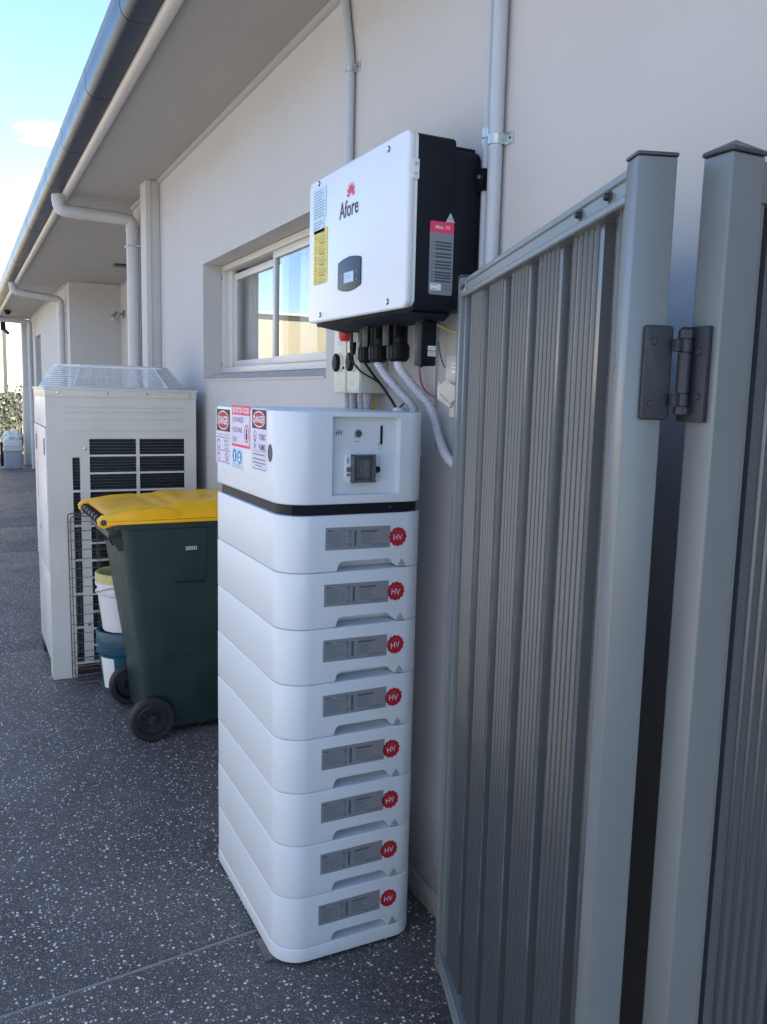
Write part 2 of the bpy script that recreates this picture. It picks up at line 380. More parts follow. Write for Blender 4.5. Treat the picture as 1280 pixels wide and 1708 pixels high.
def screw_at(mb, o, n, r=.006, h=.003, m=None):
    z = Vector(n).normalized(); M = frame(o, z.orthogonal(), z.cross(z.orthogonal().normalized()))
    mb.lathe([(r, 0), (r, h*.5), (r*.8, h), (0.0005, h*1.1)], (0,0,0), m or screw_m, 10, M)

# ================================================================== SETTING
g = MB(); g.box(-60, -30, -.30, 60, 120, -.02, soil_m); struct('ground', g)
drive = MB()
drive.box(-7, -6, -.12, 1.27, 19.6, -.0035, joint_m)
driveway = struct('driveway', drive)
SK = .1022
js = [-4.2, -1.0, 2.186, 5.46, 8.9, 10.52, 14.0, 17.4, 19.6]
def jy(i, x): return js[i] + (x*SK if js[i] == 2.186 else 0)
xs = [-7, -3.6, 1.27]
for i in range(len(js)-1):
    for k in range(2):
        x0, x1 = xs[k]+.004, xs[k+1]-.004; b = MB(); gap = .0065
        P = [(x0, jy(i, x0)+gap), (x1, jy(i, x1)+gap), (x1, jy(i+1, x1)-gap), (x0, jy(i+1, x0)-gap)]
        b.prism(P, -.10, 0, agg_m, bev=.004)
        part('concrete_slab', b, driveway, smooth=30)
b = MB(); b.box(-7, 19.6, -.03, 4, 23.6, -.006, soil_m); struct('garden_bed', b)

# ------------------------------------------------------------------ house
WX = 1.27; ZS = 3.0
house = thing('house', 'long single storey house with pale grey rendered walls, wide eaves and dark gutter', 'house', (WX, 6, 0))
w = MB(); T = .25; Y0, Y1 = -7.0, 7.0; wy0, wy1, wz0, wz1 = 3.06, 4.896, 1.668, 2.315
w.box(WX, Y0, 0, WX+T, wy0, ZS+.1, wall_m); w.box(WX, wy1, 0, WX+T, Y1, ZS+.1, wall_m)
w.box(WX, wy0, 0, WX+T, wy1, wz0, wall_m); w.box(WX, wy0, wz1, WX+T, wy1, ZS+.1, wall_m)
w.box(2.02, 7.0, 0, 2.27, 12.2, ZS+.1, wall_m)                       # recessed wall
w.box(WX+T, 6.75, 0, 2.27, 7.0, ZS+.1, wall_m)
w.box(1.36, 12.2, 0, 2.27, 12.45, ZS+.1, wall_m)
w.box(1.36, 12.45, 0, 1.61, 16.7, ZS+.1, wall_m); w.box(1.36, 17.8, 0, 1.61, 19.4, ZS+.1, wall_m)
w.box(1.36, 16.7, 0, 1.61, 17.8, 1.45, wall_m); w.box(1.36, 16.7, 2.56, 1.61, 17.8, ZS+.1, wall_m)
w.box(11.0, Y0, 0, 11.2, 19.4, ZS+.1, wall_m); w.box(1.52, Y0, 0, 11.0, Y0+.2, ZS+.1, wall_m); w.box(1.61, 19.2, 0, 11.0, 19.4, ZS+.1, wall_m)
part('wall', w, house, smooth=0)
b = MB(); b.box(1.18, 19.0, 0, 1.36, 19.4, 1.62, trim_m, .006)
part('pier', b, house, label='pale lower pier at the far end of the wall')
b = MB(); b.box(1.20, 19.02, 1.62, 1.355, 19.38, ZS-.05, wall_m, .004); part('post', b, house, label='grey post on the far pier')
b = MB(); b.box(WX-.014, Y0, 0, WX+.01, wy1+2.1, .075, wall_m, .004); part('plinth', b, house)
b = MB(); b.box(1.7, -6.6, .1, 1.72, 18.9, 2.9, room_m); b.bm.free(); b = MB()
b.box(5.0, -6.7, 0, 5.1, 6.74, ZS, room_m); b.box(1.53, -6.7, .0, 5.0, 6.74, .03, room_m); b.box(1.53, -6.7, 2.72, 5.0, 6.74, 2.76, room_m); b.box(1.53, 6.6, .03, 5.0, 6.7, 2.72, room_m); b.box(1.53, -.2, .03, 5.0, -.1, 2.72, room_m)
part('room_lining', b, house, smooth=0)
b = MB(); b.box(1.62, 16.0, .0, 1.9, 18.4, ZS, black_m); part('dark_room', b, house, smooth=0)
# reveal sill + window
b = MB(); b.prism([(WX-.006, wz0-.006), (1.40, wz0-.006), (1.40, 1.706), (1.38, 1.706), (WX-.006, wz0+.002)], wy0+.001, wy1-.001, reveal_m, Matrix(((1,0,0,0),(0,0,1,0),(0,1,0,0),(0,0,0,1))))
part('window_sill', b, house, smooth=0)
win = MB(); XF = 1.377; fz0, fz1, fy0, fy1 = 1.708, wz1-.004, wy0+.004, wy1-.003
for (a0, a1, c0, c1) in ((fy0, fy1, fz0, fz0+.03), (fy0, fy1, fz1-.03, fz1), (fy1-.026, fy1, fz0+.03, fz1-.03), (fy0, fy0+.026, fz0+.03, fz1-.03)):
    win.box(XF, a0, c0, XF+.075, a1, c1, frame_m, .0025)
win.box(XF+.02, fy0+.03, fz0+.03, XF+.03, fy1-.03, fz0+.036, frame_m)
window = part('window', win, house, label='aluminium sliding window in a deep reveal')
def sash(y0, y1, z0, z1, x, st=.034):
    q = MB()
    for (a0, a1, c0, c1) in ((y0, y1, z0, z0+st), (y0, y1, z1-st, z1), (y0, y0+st, z0+st, z1-st), (y1-st, y1, z0+st, z1-st)):
        q.box(x, a0, c0, x+.026, a1, c1, frame_m, .002)
    part('sash', q, window)
    p = MB(); p.box(x+.012, y0+st-.006, z0+st-.006, x+.016, y1-st+.006, z1-st+.006, glass_m); part('pane', p, window, smooth=0)
sash(3.96, fy1-.10, fz0+.036, fz1-.052, XF+.045)
sash(fy0+.03, 4.035, fz0+.036, fz1-.032, XF+.012)
b = MB(); b.box(XF-.0015, fy1-.010, fz1-.075, XF+.02, fy1-.003, fz1-.045, black_m); b.box(XF-.0015, fy1-.010, fz0+.035, XF+.02, fy1-.003, fz0+.06, black_m)
b.box(XF+.03, fy1-.10, fz0+.03, XF+.06, fy1-.026, fz1-.03, frame_m, .002); part('sash_stop', b, window)
q = MB(); pts = []
for i in range(60): pts.append((4.22+.0105*i, 1.505+.012*math.sin(i*1.1)))
for i in range(59): q.add([(pts[i][1], pts[i][0], 1.3), (pts[i+1][1], pts[i+1][0], 1.3), (pts[i+1][1], pts[i+1][0], 2.6), (pts[i][1], pts[i][0], 2.6)], [(0,1,2,3)], curt_m)
part('curtain', q, house, smooth=60)
q = MB(); pts = [(3.72+.009*i, 1.50+.012*math.sin(i*1.1)) for i in range(26)]
for i in range(25): q.add([(pts[i][1], pts[i][0], 1.3), (pts[i+1][1], pts[i+1][0], 1.3), (pts[i+1][1], pts[i+1][0], 2.6), (pts[i][1], pts[i][0], 2.6)], [(0,1,2,3)], curt_m)
part('curtain', q, house, smooth=60)
# far narrow window in section B
b = MB()
for (a0, a1, c0, c1) in ((16.7, 17.8, 1.45, 1.50), (16.7, 17.8, 2.51, 2.56), (16.7, 16.75, 1.5, 2.51), (17.75, 17.8, 1.5, 2.51)): b.box(1.46, a0, c0, 1.50, a1, c1, frame_m, .003)
fwin = part('window', b, house, label='small far window near the end of the wall')
b = MB(); b.box(1.475, 16.75, 1.5, 1.48, 17.75, 2.51, glass_m); part('pane', b, fwin, smooth=0)
# soffit
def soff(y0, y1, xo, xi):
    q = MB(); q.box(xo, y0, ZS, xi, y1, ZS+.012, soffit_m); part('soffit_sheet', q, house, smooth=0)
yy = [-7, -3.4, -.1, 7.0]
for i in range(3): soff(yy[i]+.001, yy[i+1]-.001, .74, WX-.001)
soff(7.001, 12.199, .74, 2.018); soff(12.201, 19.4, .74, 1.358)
b = MB()
qd = [(0,0), (0,-.022), (.008,-.020), (.018,-.010), (.022,0)]
def mould(y0, y1, x): b.add([(x-a, y, ZS-.0005+c) for y in (y0, y1) for a, c in qd], [(0,1,6,5), (1,2,7,6), (2,3,8,7), (3,4,9,8), (0,4,3,2,1), (5,6,7,8,9)], soffit_m)
mould(Y0, 7.0, WX-.0005); mould(7.0, 12.2, 2.0195); mould(12.45, 19.0, 1.3595)
b.box(1.36, 12.178, ZS-.022, 2.0, 12.199, ZS-.001, trim_m)
part('cornice_strip', b, house, smooth=60)
# fascia bead + gutter
b = MB()
prof = [(.716,3.10), (.716,3.01), (.72,2.985), (.733,2.970), (.752,2.966), (.770,2.974), (.781,2.99), (.783,3.015), (.76,3.02), (.76,3.10)]
def extr(mb, prof, y0, y1, m):
    n = len(prof); mb.add([(x, y, z) for y in (y0, y1) for x, z in prof], [(i, (i+1) % n, n+(i+1) % n, n+i) for i in range(n)] + [tuple(range(n-1, -1, -1)), tuple(range(n, 2*n))], m)
extr(b, prof, -7.2, 19.35, trim_m); part('fascia', b, house, smooth=50)
gp = [(.712,3.105), (.712,2.99), (.705,2.982), (.645,2.980), (.628,2.983), (.613,2.992), (.603,3.006), (.598,3.025), (.598,3.06), (.601,3.085), (.596,3.095), (.592,3.103), (.595,3.112), (.603,3.115), (.61,3.105)]
def gpo(d):
    c = (.655, 3.045); return [(c[0]+(x-c[0])*(1+d), c[1]+(z-c[1])*(1+d)) for x, z in gp]
gy = [-7.2, -5, -3, -1, .55, 1.5, 2.5, 3.505, 4.47, 5.53, 6.53, 7.38, 8.4, 9.5, 10.6, 11.8, 13, 14.3, 15.7, 17.2, 19.3]
for i in range(len(gy)-1):
    q = MB(); extr(q, gp, gy[i], gy[i+1]-.004, gutter_m); extr(q, gpo(.014), gy[i]+.001, gy[i]+.03, gutter_m)
    extr(q, gpo(-.05), gy[i+1]-.004, gy[i+1], black_m)
    part('gutter_section', q, house, smooth=40)
# roof
b = MB()
def slab(p0, p1, y0, y1, th, m): 
    (xa, za), (xb, zb) = p0, p1; extr(b, [(xa, za), (xb, zb), (xb, zb+th), (xa, za+th)], y0, y1, m)
slab((.64, 3.13), (6.1, 5.1), -7.3, 19.5, .06, roof_m); slab((6.1, 5.1), (11.6, 3.13), -7.3, 19.5, .06, roof_m)
b.add([(1.3, -6.9, 3.1), (11.1, -6.9, 3.1), (6.1, -6.9, 5.05)], [(0,1,2)], wall_m); b.add([(1.3, 19.3, 3.1), (11.1, 19.3, 3.1), (6.1, 19.3, 5.05)], [(0,1,2)], wall_m)
part('roof', b, house, smooth=0)
# return beam at the far end
b = MB(); b.box(-.55, 19.0, 2.93, 1.20, 19.14, 3.17, trim_m, .006); part('eave_beam', b, house)
b = MB(); b.box(-.55, 18.94, 0, -.43, 19.2, 2.93, trim_m, .006); part('post', b, house, label='veranda post beside the driveway')
# downpipes
def downpipe(y, xg, xw, z1, z2, zb, r=.046):
    q = MB(); path = bend([(xg, y, 2.985), (xg, y, z1), (xw, y, z2), (xw, y, zb)], .058, 8)
    q.tube(path, r, pipe_m, 20)
    for z, h in ((z2-.09, .03), (zb+.9, .03)): q.lathe([(r*1.03, 0), (r*1.09, .003), (r*1.09, h-.003), (r*1.03, h)], (xw, y, z), pipe_m, 20)
    v = (Vector((xw, 0, z2))-Vector((xg, 0, z1))).normalized(); c = Vector((xg, y, z1)) + Vector((v.x, 0, v.z))*.13
    q.tube([c, c+Vector((v.x, 0, v.z))*.045], r*1.07, pipe_m, 20)
    q.tube([Vector((xg, y, 2.985)), Vector((xg, y, 2.93))], r*1.07, pipe_m, 20)
    dp = part('downpipe', q, house)
    k = MB(); k.box(xw-.052, y-.0535, z2-.20, xw+.06, y+.0535, z2-.192, zinc_m); k.box(xw+.0, y-.066, z2-.205, xw+.055, y-.054, z2-.187, zinc_m); part('pipe_bracket', k, dp)
downpipe(6.75, .70, 1.216, 2.874, 2.862, .02); downpipe(12.62, .70, 1.30, 2.87, 2.80, .02); downpipe(17.9, .70, 1.27, 2.87, 2.84, .02)
# duct cover
b = MB(); b.box(1.175, 6.03, 1.55, WX-.001, 6.22, ZS-.001, wall_m, .004)
b.box(1.196, 6.022, 1.55, 1.205, 6.031, ZS-.002, trim_m); part('duct_cover', b, house, label='boxed duct running from the soffit down to the air conditioner')
# soffit fitting and corner light
b = MB(); b.box(1.62, 10.1, ZS-.025, 1.95, 10.25, ZS-.001, cap_m, .003); part('soffit_vent', b, house)
L1 = thing('wall_light', 'silver twin head security light high in the shaded wall recess', 'light', (2.02, 11.9, 2.6))
b = MB(); b.lathe([(.045,0), (.045,.02), (.02,.03)], (0,0,0), tin_m, 16, frame((2.019, 11.9, 2.6), (0,1,0), (0,0,1)) @ Matrix.Scale(-1, 4, (0,0,1))); part('base', b, L1)
for dy in (-.06, .06):
    b = MB(); b.tube([(2.0, 11.9, 2.6), (1.95, 11.9+dy*.6, 2.59), (1.92, 11.9+dy, 2.56)], .012, tin_m, 8)
    b.tube([(1.93, 11.9+dy, 2.60), (1.88, 11.9+dy*1.3, 2.53)], .04, screw_m, 14); part('lamp_head', b, L1)
cam1 = MB(); cam1.lathe([(.03,0), (.06,-.01), (.06,-.04), (.045,-.075), (.015,-.09)], (.86, 17.3, 2.998), bpl_m, 16)
solo('security_camera', cam1, 'small black dome camera under the far end of the eave', 'camera', (.86, 17.3, 2.998))
cam2 = MB(); cam2.box(.80, 18.94, 2.72, .90, 19.02, 2.93, bpl_m, .02); cam2.tube([(.85, 18.97, 2.75), (.93, 18.80, 2.66)], .035, bpl_m, 12)
solo('floodlight', cam2, 'dark floodlight hanging from the beam at the far end of the driveway', 'light', (.85, 18.98, 2.93))

# ------------------------------------------------------------------ far garden
cb = thing('cream_building', 'sunlit cream building with plain siding beyond the end of the driveway', 'building', (-2, 24, 0))
b = MB(); b.box(-16, 24, -.02, 3.6, 30, 3.86, cream2_m); part('wall', b, cb, smooth=0)
b = MB(); b.box(1.13, 23.88, 0, 1.22, 23.97, 3.86, creamt_m, .01); part('downpipe', b, cb)
b = MB(); b.box(-16.1, 23.9, 3.86, 3.7, 30.1, 3.94, creamt_m); part('roof_edge', b, cb, smooth=0)
fn = thing('paling_fence', 'weathered grey timber paling fence in front of the cream building', 'fence', (-2, 23, 0))
pal = None
for i in range(64):
    x = -6.4+i*.13; q = MB() if pal is None else None
    if pal is None:
        q.box(0, 0, 0, .122, .018, 1.5, wood_m, .003); pal = part('paling', q, fn, world=False, smooth=0); o = pal
    else: o = pal.copy(); COL.objects.link(o); o.parent = fn
    o.location = (x+2, random.uniform(-.006, .006), -.03+random.uniform(-.03, .03)); o.rotation_euler = (0, random.uniform(-.008, .008), 0)
for z in (.35, 1.15):
    q = MB(); q.box(-6.4, 23.02, z, 1.95, 23.06, z+.08, wood_m); part('rail', q, fn, smooth=0)
nb = thing('bounce_house', 'unseen pale house added across the driveway to bounce sunlight', 'house', (-4.2, 4, 0))  # out of view, added so its sunlit wall bounces light into the shade
b = MB(); b.box(-9, -7, -.02, -3.3, 14, 2.95, mat('bounce_render', (.42,.41,.40), .85, var=.03, vscale=2)); part('wall', b, nb, smooth=0)
b = MB(); b.box(-9.4, -7.4, 2.95, -3.1, 14.4, 3.12, gutter_m, .02); b.prism([(-9.4, 3.12), (-3.1, 3.12), (-6.4, 4.4)], -7.4, 14.4, roof_m, Matrix(((1,0,0,0),(0,0,1,0),(0,1,0,0),(0,0,0,1)))); part('roof', b, nb, smooth=0)
# strappy plants
def leafball(name, label, cat, c, n, h, spread, m, wdt, seed):
    rr = random.Random(seed); q = MB()
    for i in range(n):
        a = rr.uniform(0, 6.283); l = h*rr.uniform(.6, 1.1); out = spread*rr.uniform(.2, 1); bx, by = c[0]+rr.uniform(-.06,.06), c[1]+rr.uniform(-.06,.06)
        px, py = -math.sin(a)*wdt, math.cos(a)*wdt; v = []; 
        for k in range(5):
            t = k/4; x = bx+math.cos(a)*out*t**1.6; y = by+math.sin(a)*out*t**1.6; z = c[2]+l*(t-.25*t**3); ww = (1-t*.92)
            v += [(x-px*ww, y-py*ww, z), (x+px*ww, y+py*ww, z)]
        q.add(v, [(2*k, 2*k+1, 2*k+3, 2*k+2) for k in range(4)], m)
    return solo(name, q, label, cat, c, group='strappy plants by the paling fence' if name == 'strappy_plant' else None, smooth=60)
leafball('strappy_plant', 'pale green strappy plant left of the white tub at the driveway end', 'plant', (.50, 20.3, 0), 260, 1.0, .75, leaf_m, .014, 3)
leafball('strappy_plant', 'second pale green strappy plant further back against the paling fence', 'plant', (-.6, 21.2, 0), 200, .95, .7, leaf_m, .014, 4)
leafball('low_plant', 'low green clump growing behind the white tub', 'plant', (1.15, 21.0, 0), 220, .75, .5, vine_m, .016, 5)
# climber on the fence
rr = random.Random(9); q = MB()
for i in range(650):
    x = rr.choice((rr.gauss(1.35, .28), rr.gauss(.75, .22), rr.uniform(-.5, 1.9))); z = min(1.62, abs(rr.gauss(1.0, .42))); y = 22.93-abs(rr.gauss(0, .10)); s_ = rr.uniform(.02, .05); a = rr.uniform(0, 3.14); t = rr.uniform(-.8, .8)
    u = Vector((math.cos(a), t*.5, math.sin(a)))*s_; v = Vector((-math.sin(a), t, math.cos(a)))*s_*.7
    c = Vector((x, y, z)); q.add([c-u, c-v, c+u, c+v], [(0,1,2,3)], vine_m)
for i in range(14):
    x = 1.0+rr.uniform(-.5,.6); q.tube(smooth_path([(x, 22.9, 0), (x+rr.uniform(-.1,.1), 22.9, .5), (x+rr.uniform(-.2,.2), 22.88, 1.0), (x+rr.uniform(-.3,.3), 22.9, 1.5)], 4), .008, wood_m, 5)
solo('climbing_vine', q, 'leafy green climbing vine over the right end of the paling fence', 'plant', (1.3, 22.9, 0), smooth=0)
# tub with bag
tub = thing('storage_tub', 'grey blue plastic tub with white lid and bag at the driveway end', 'tub', (.92, 18.3, 0))
b = MB(); b.prism(rrect(.745, 18.14, 1.075, 18.46, .04), .0, .34, tub_m, bev=.01); part('body', b, tub)
b = MB(); b.prism(rrect(.725, 18.12, 1.095, 18.48, .05), .34, .43, cream_m, bev=.012); b.prism(rrect(.735, 18.13, 1.085, 18.47, .05), .432, .56, wbuck_m, bev=.012); part('upper_tray', b, tub, label='pale tray stacked on the tub')
b = MB(); t = bmesh.new(); bmesh.ops.create_icosphere(t, subdivisions=3, radius=1)
for v in t.verts:
    k = 1+.16*math.sin(v.co.x*7+v.co.y*3)+.12*math.sin(v.co.z*9+v.co.y*5); v.co = Vector((.91+v.co.x*.17*k, 18.3+v.co.y*.15*k, .62+v.co.z*.12*k))
b.merge(t, bag_m); part('plastic_bag', b, tub)
b = MB(); b.box(.69, 18.2, .05, .735, 18.4, .52, bpl_m, .01); part('side_handle', b, tub)

# ------------------------------------------------------------------ air conditioner
AX0, AX1, AY0, AY1, AZ = .405, 1.205, 4.82, 5.56, 1.605
ac = thing('air_conditioner', 'tall off-white outdoor air conditioner unit with dark coil grilles and wire fan guard', 'air conditioner', (.8, 5.2, 0))
cols = [(.622, .870), (.887, 1.138)]; rz = [(1.331-.0965*i-.086, 1.331-.0965*i) for i in range(13)]
nar = (.533, .572); nz_ = [(1.231-.19*i-.178, 1.231-.19*i) for i in range(6)]
b = MB(); FY = AY0; th = .012
b.box(AX0, FY, rz[0][1], AX1, FY+th, AZ-.05, ac_m)                     # upper panel
b.box(cols[1][1], FY, .08, AX1, FY+th, rz[0][1], ac_m)
b.box(AX0, FY, 0.005, nar[0], FY+th, rz[0][1], ac_m)
b.box(nar[1], FY, rz[-1][0], cols[0][0], FY+th, rz[0][1], ac_m)
b.box(nar[0], FY, nz_[0][1], nar[1], FY+th, rz[0][1], ac_m)
b.box(cols[0][1], FY-.004, rz[-1][0], cols[1][0], FY+th-.001, rz[0][1], ac_m)
for i in range(12): b.box(cols[0][0], FY-.003, rz[i+1][1], cols[1][1], FY+th-.002, rz[i][0], ac_m)
for i in range(5): b.box(nar[0], FY-.001, nz_[i+1][1], nar[1], FY+th, nz_[i][0], ac_m)
b.box(nar[0], FY, .08, cols[1][1], FY+th, rz[-1][0], ac_m)
front = part('front_panel', b, ac, smooth=0)
b = MB()
for z in (1.50, 1.475, 1.435, 1.375): b.box(.49, FY-.0035, z, 1.12, FY+.001, z+.006, ac_m, .0015)
part('pressed_rib', b, front)
b = MB(); b.box(AX0-.002, FY-.006, AZ-.05, AX1+.002, AY1+.004, AZ-.006, ac_m, .003); b.box(AX0-.008, FY-.012, AZ-.012, AX1+.008, AY1+.01, AZ, ac_m, .003); part('top_rim', b, ac)
b = MB()
for x in (.47, .72, .93, 1.17): screw_at(b, (x, FY-.006, AZ-.028), (0,-1,0), .008, .004, screw_m)
screw_at(b, (.60, FY, 1.28), (0,-1,0), .009, .004, screw_m); screw_at(b, (.60, FY, .30), (0,-1,0), .009, .004); screw_at(b, (.66, FY, .12), (0,-1,0), .009, .004)
part('screw', b, ac)
b = MB(); b.box(AX0+.02, FY+.05, .08, AX1-.02, AY1-.02, AZ-.06, coil_m); part('coil', b, ac, smooth=0)
b = MB()
for i in range(74):
    z = .10+i*.017; b.box(.53, FY+.024, z, 1.14, FY+.05, z+.004, fin_m)
part('coil_fins', b, ac, smooth=0, kind='stuff')
b = MB(); b.box(AX0, FY+th, 1.392, AX0+.012, AY1, AZ-.05, acs_m, .003); part('side_panel', b, ac, label='blue grey upper service panel')
b = MB(); b.box(AX0-.004, FY+th+.004, .60, AX0+.012, AY1-.004, 1.388, acs_m, .004); b.box(AX0-.006, FY+.06, 1.24, AX0-.003, FY+.11, 1.33, black_m, .001); b.box(AX0-.006, AY1-.16, 1.24, AX0-.003, AY1-.11, 1.33, black_m, .001); part('side_panel', b, ac, label='lower service panel with two dark finger slots')
b = MB(); b.box(AX0, FY+th, .08, AX0+.012, AY1, .596, acs_m, .003); part('side_panel', b, ac)
b = MB(); b.box(AX1-.012, FY+th, .08, AX1, AY1, AZ-.05, ac_m); b.box(AX0+.012, AY1-.012, .08, AX1-.012, AY1, AZ-.05, ac_m); b.box(AX0+.02, FY+.02, .07, AX1-.02, AY1-.02, .082, ac_m); part('rear_casing', b, ac, smooth=0)
for x in (AX0+.002, AX1-.13):
    for y in (FY+.004, AY1-.16): 
        b = MB(); b.box(x, y, .0, x+.125, y+.15, .08, ac_m if x < .5 and y < 5 else coil_m, .004); part('foot', b, ac)
b = MB(); b.box(AX0+.02, FY+.02, AZ-.02, AX1-.02, AY1-.02, AZ-.01, coil_m); part('fan_well', b, ac, smooth=0)
# guard : octagonal frustum
def octo(x0, x1, y0, y1, c, z): return [Vector(p) for p in ((x0+c, y0, z), (x1-c, y0, z), (x1, y0+c, z), (x1, y1-c, z), (x1-c, y1, z), (x0+c, y1, z), (x0, y1-c, z), (x0, y0+c, z))]
lo = octo(.425, 1.185, 4.85, 5.53, .13, AZ+.004); hi = octo(.50, 1.09, 4.93, 5.45, .10, AZ+.122)
b = MB()
for ring, r in ((lo, .0035), (hi, .0035), ([l*.5+h*.5 for l, h in zip(lo, hi)], .002)): b.tube(ring+[ring[0]], r, wire_m, 6)
for i in range(8):
    a0, a1, b0, b1 = lo[i], lo[(i+1) % 8], hi[i], hi[(i+1) % 8]
    b.tube([a0, b0], .0035, wire_m, 6)
    if i % 2 == 0:
        n = 44 if i in (0, 4) else 26
        for k in range(1, n):
            t = k/n; b.tube([a0.lerp(a1, t), b0.lerp(b1, t)], .0017 if k % 15 else .003, wire_m, 4)
    else:
        for k in range(1, 10):
            t = k/10; b.tube([a0.lerp(b0, t), a1.lerp(b1, t)], .002, wire_m, 4)
for k in range(1, 24):
    t = k/24; x = .50+.59*t; b.tube([(x, 4.93+max(0, .10-(x-.5), .10-(1.09-x)), AZ+.122), (x, 5.45-max(0, .10-(x-.5), .10-(1.09-x)), AZ+.122)], .0017, wire_m, 4)
part('fan_guard', b, ac, smooth=60)

# wire rack leaning on it
rk = thing('wire_rack', 'old dark wire shelf rack leaning on the air conditioner beside the buckets', 'rack', (.64, 4.76, 0))
b = MB(); ry = 4.765; rx0, rx1 = .498, .83
b.tube(bend([(rx0, ry-.02, .0), (rx0, ry+.03, .93), (rx1, ry+.03, .93), (rx1, ry-.02, 0)], .02), .0035, rust_m, 7)
b.tube(bend([(rx0+.012, ry-.035, .02), (rx0+.012, ry+.015, .915), (rx1-.01, ry+.015, .915), (rx1-.01, ry-.035, .02)], .02), .003, rust_m, 7)
part('rack_frame', b, rk)
def ryz(z): return ry-.02+.05*z/.93
for i in range(17):
    z = .07+i*.051; b = MB(); b.tube([(rx0, ryz(z)-.004, z), (rx1, ryz(z)-.004, z-.004)], .002, rust_m, 6); part('cross_wire', b, rk)
for x in (.533, .553, .645, .657, .74, .76):
    b = MB(); b.tube([(x, ryz(.16), .16), (x, ryz(.92), .92)], .0017, rust_m, 5); part('upright_wire', b, rk)
for i, z in enumerate((.012, .055, .105, .15)):
    b = MB(); b.tube(bend([(rx0+.01, ryz(z)+.01, z), (rx0+.02, ryz(z)-.05, z-.003), (rx1, ryz(z)-.05, z+.005)], .02), .0038, rust_m, 6); part('shelf_rod', b, rk)
b = MB(); b.tube([(.475+.033*math.cos(a), ry+.02, .615+.033*math.sin(a)) for a in [2*math.pi*k/24 for k in range(25)]], .0015, wire_m, 5); part('wire_ring', b, rk)

# buckets
def bucket(c, z0, h, r0, r1, body, rim, label, nm, rimh=.05, hollow=True):
    t = thing(nm, label, 'bucket', (c[0], c[1], z0)); q = MB()
    pr = [(r0, 0), (r0+.003, .01)]
    for k in range(1, 9): pr.append((r0+(r1-r0)*k/8*.9, h*.62*k/8))
    zz = h*.64; rr_ = r0+(r1-r0)*.9
    for z, dr in ((0, .010), (.012, .014), (.022, .002), (.048, .003), (.054, .013), (.068, .013), (.076, .002), (.09, .006)): pr.append((rr_+dr, zz+z*h/.35))
    pr += [(r1, h-rimh), (r1-.002, h-.004), (r1-.010, h-.004), (r1-.012, h-rimh), (r0, .05), (.002, .05)]
    q.lathe(pr, (c[0], c[1], z0), body, 36, cap=False); part('body', q, t)
    q = MB(); q.lathe([(r1+.001, h-rimh), (r1+.009, h-rimh+.002), (r1+.010, h-.006), (r1+.006, h), (r1-.008, h), (r1-.012, h-.008), (r1-.012, h-rimh)], (c[0], c[1], z0), rim, 36, cap=False); part('rim', q, t)
    q = MB(); a0 = math.radians(200); p = []
    for k in range(15):
        a = math.radians(175+ 125*k/14); p.append((c[0]+(r1+.014)*math.cos(a), c[1]+(r1+.014)*math.sin(a), z0+h*.64+.0+.10*(k/14)))
    q.tube(p, .0022, rust_m, 6); part('handle', q, t); return t
bc = (.762, 4.565)
t = bucket(bc, 0, .335, .128, .152, bbuck_m, bbuck_m, 'dark blue green bucket on the ground under the white bucket', 'blue_bucket', .06)
def band(c, r0, r1, a0, a1, z0, z1, m, name, par):
    q = MB(); v = []; n = 14
    for k in range(n+1):
        a = math.radians(a0+(a1-a0)*k/n); v += [(c[0]+r0*math.cos(a), c[1]+r0*math.sin(a), z0), (c[0]+r1*math.cos(a), c[1]+r1*math.sin(a), z1)]
    q.add(v, [(2*k, 2*k+2, 2*k+3, 2*k+1) for k in range(n)], m); return part(name, q, par, smooth=60)
band(bc, .1315, .149, 196, 232, .03, .20, paper_m, 'paper_label', t)
t = bucket(bc, .336, .31, .125, .150, wbuck_m, yrim_m, 'white paint bucket with yellow rim stacked on the blue bucket', 'white_bucket', .045)
band(bc, .1285, .137, 213, 224, .37, .47, SLT, 'printed_label', t); band(bc, .1315, .139, 236, 246, .42, .48, GRN, 'printed_label', t)

# ------------------------------------------------------------------ wheelie bin
TH = math.radians(1.0)
bn = thing('wheelie_bin', 'dark green wheelie bin with yellow lid beside the white battery tower', 'wheelie bin', (.565-.300*math.sin(TH), 3.75+.300*math.cos(TH), 0), TH)
def loft(mb, secs, m, cap0=True, cap1=True):
    n = len(secs[0][0]); v = []; f = []
    for pts, z in secs: v += [(x, y, z) for x, y in pts]
    for r in range(len(secs)-1):
        for i in range(n): f.append((r*n+i, r*n+(i+1) % n, (r+1)*n+(i+1) % n, (r+1)*n+i))
    if cap0: f.append(tuple(range(n-1, -1, -1)))
    if cap1: f.append(tuple(range((len(secs)-1)*n, len(secs)*n)))
    mb.add(v, f, m)
b = MB(); secs = []
for z, xa, xb, yh, r in ((.035, .172, .64, .222, .03), (.05, .162, .645, .226, .035), (.30, .142, .662, .240, .04), (.60, .098, .684, .256, .045), (.93, .050, .704, .272, .05), (.990, .040, .708, .276, .05), (.993, .012, .722, .292, .06), (1.025, .006, .726, .294, .06), (1.031, .012, .722, .29, .06)):
    secs.append((rrect(xa, -yh, xb, yh, r, 6), z))
loft(b, secs, bin_m); part('body', b, bn, world=False)
b = MB()                                                               # raised side panel
b.add([(.275, -.2815, .985), (.43, -.2815, .985), (.42, -.2685, .74), (.285, -.2685, .74), (.27, -.272, .985), (.435, -.272, .985), (.425, -.257, .72), (.28, -.257, .72)], [(0,1,2,3), (4,5,1,0), (5,6,2,1), (6,7,3,2), (7,4,0,3)], bin_m); 
part('number_plate', b, bn, world=False, smooth=0)
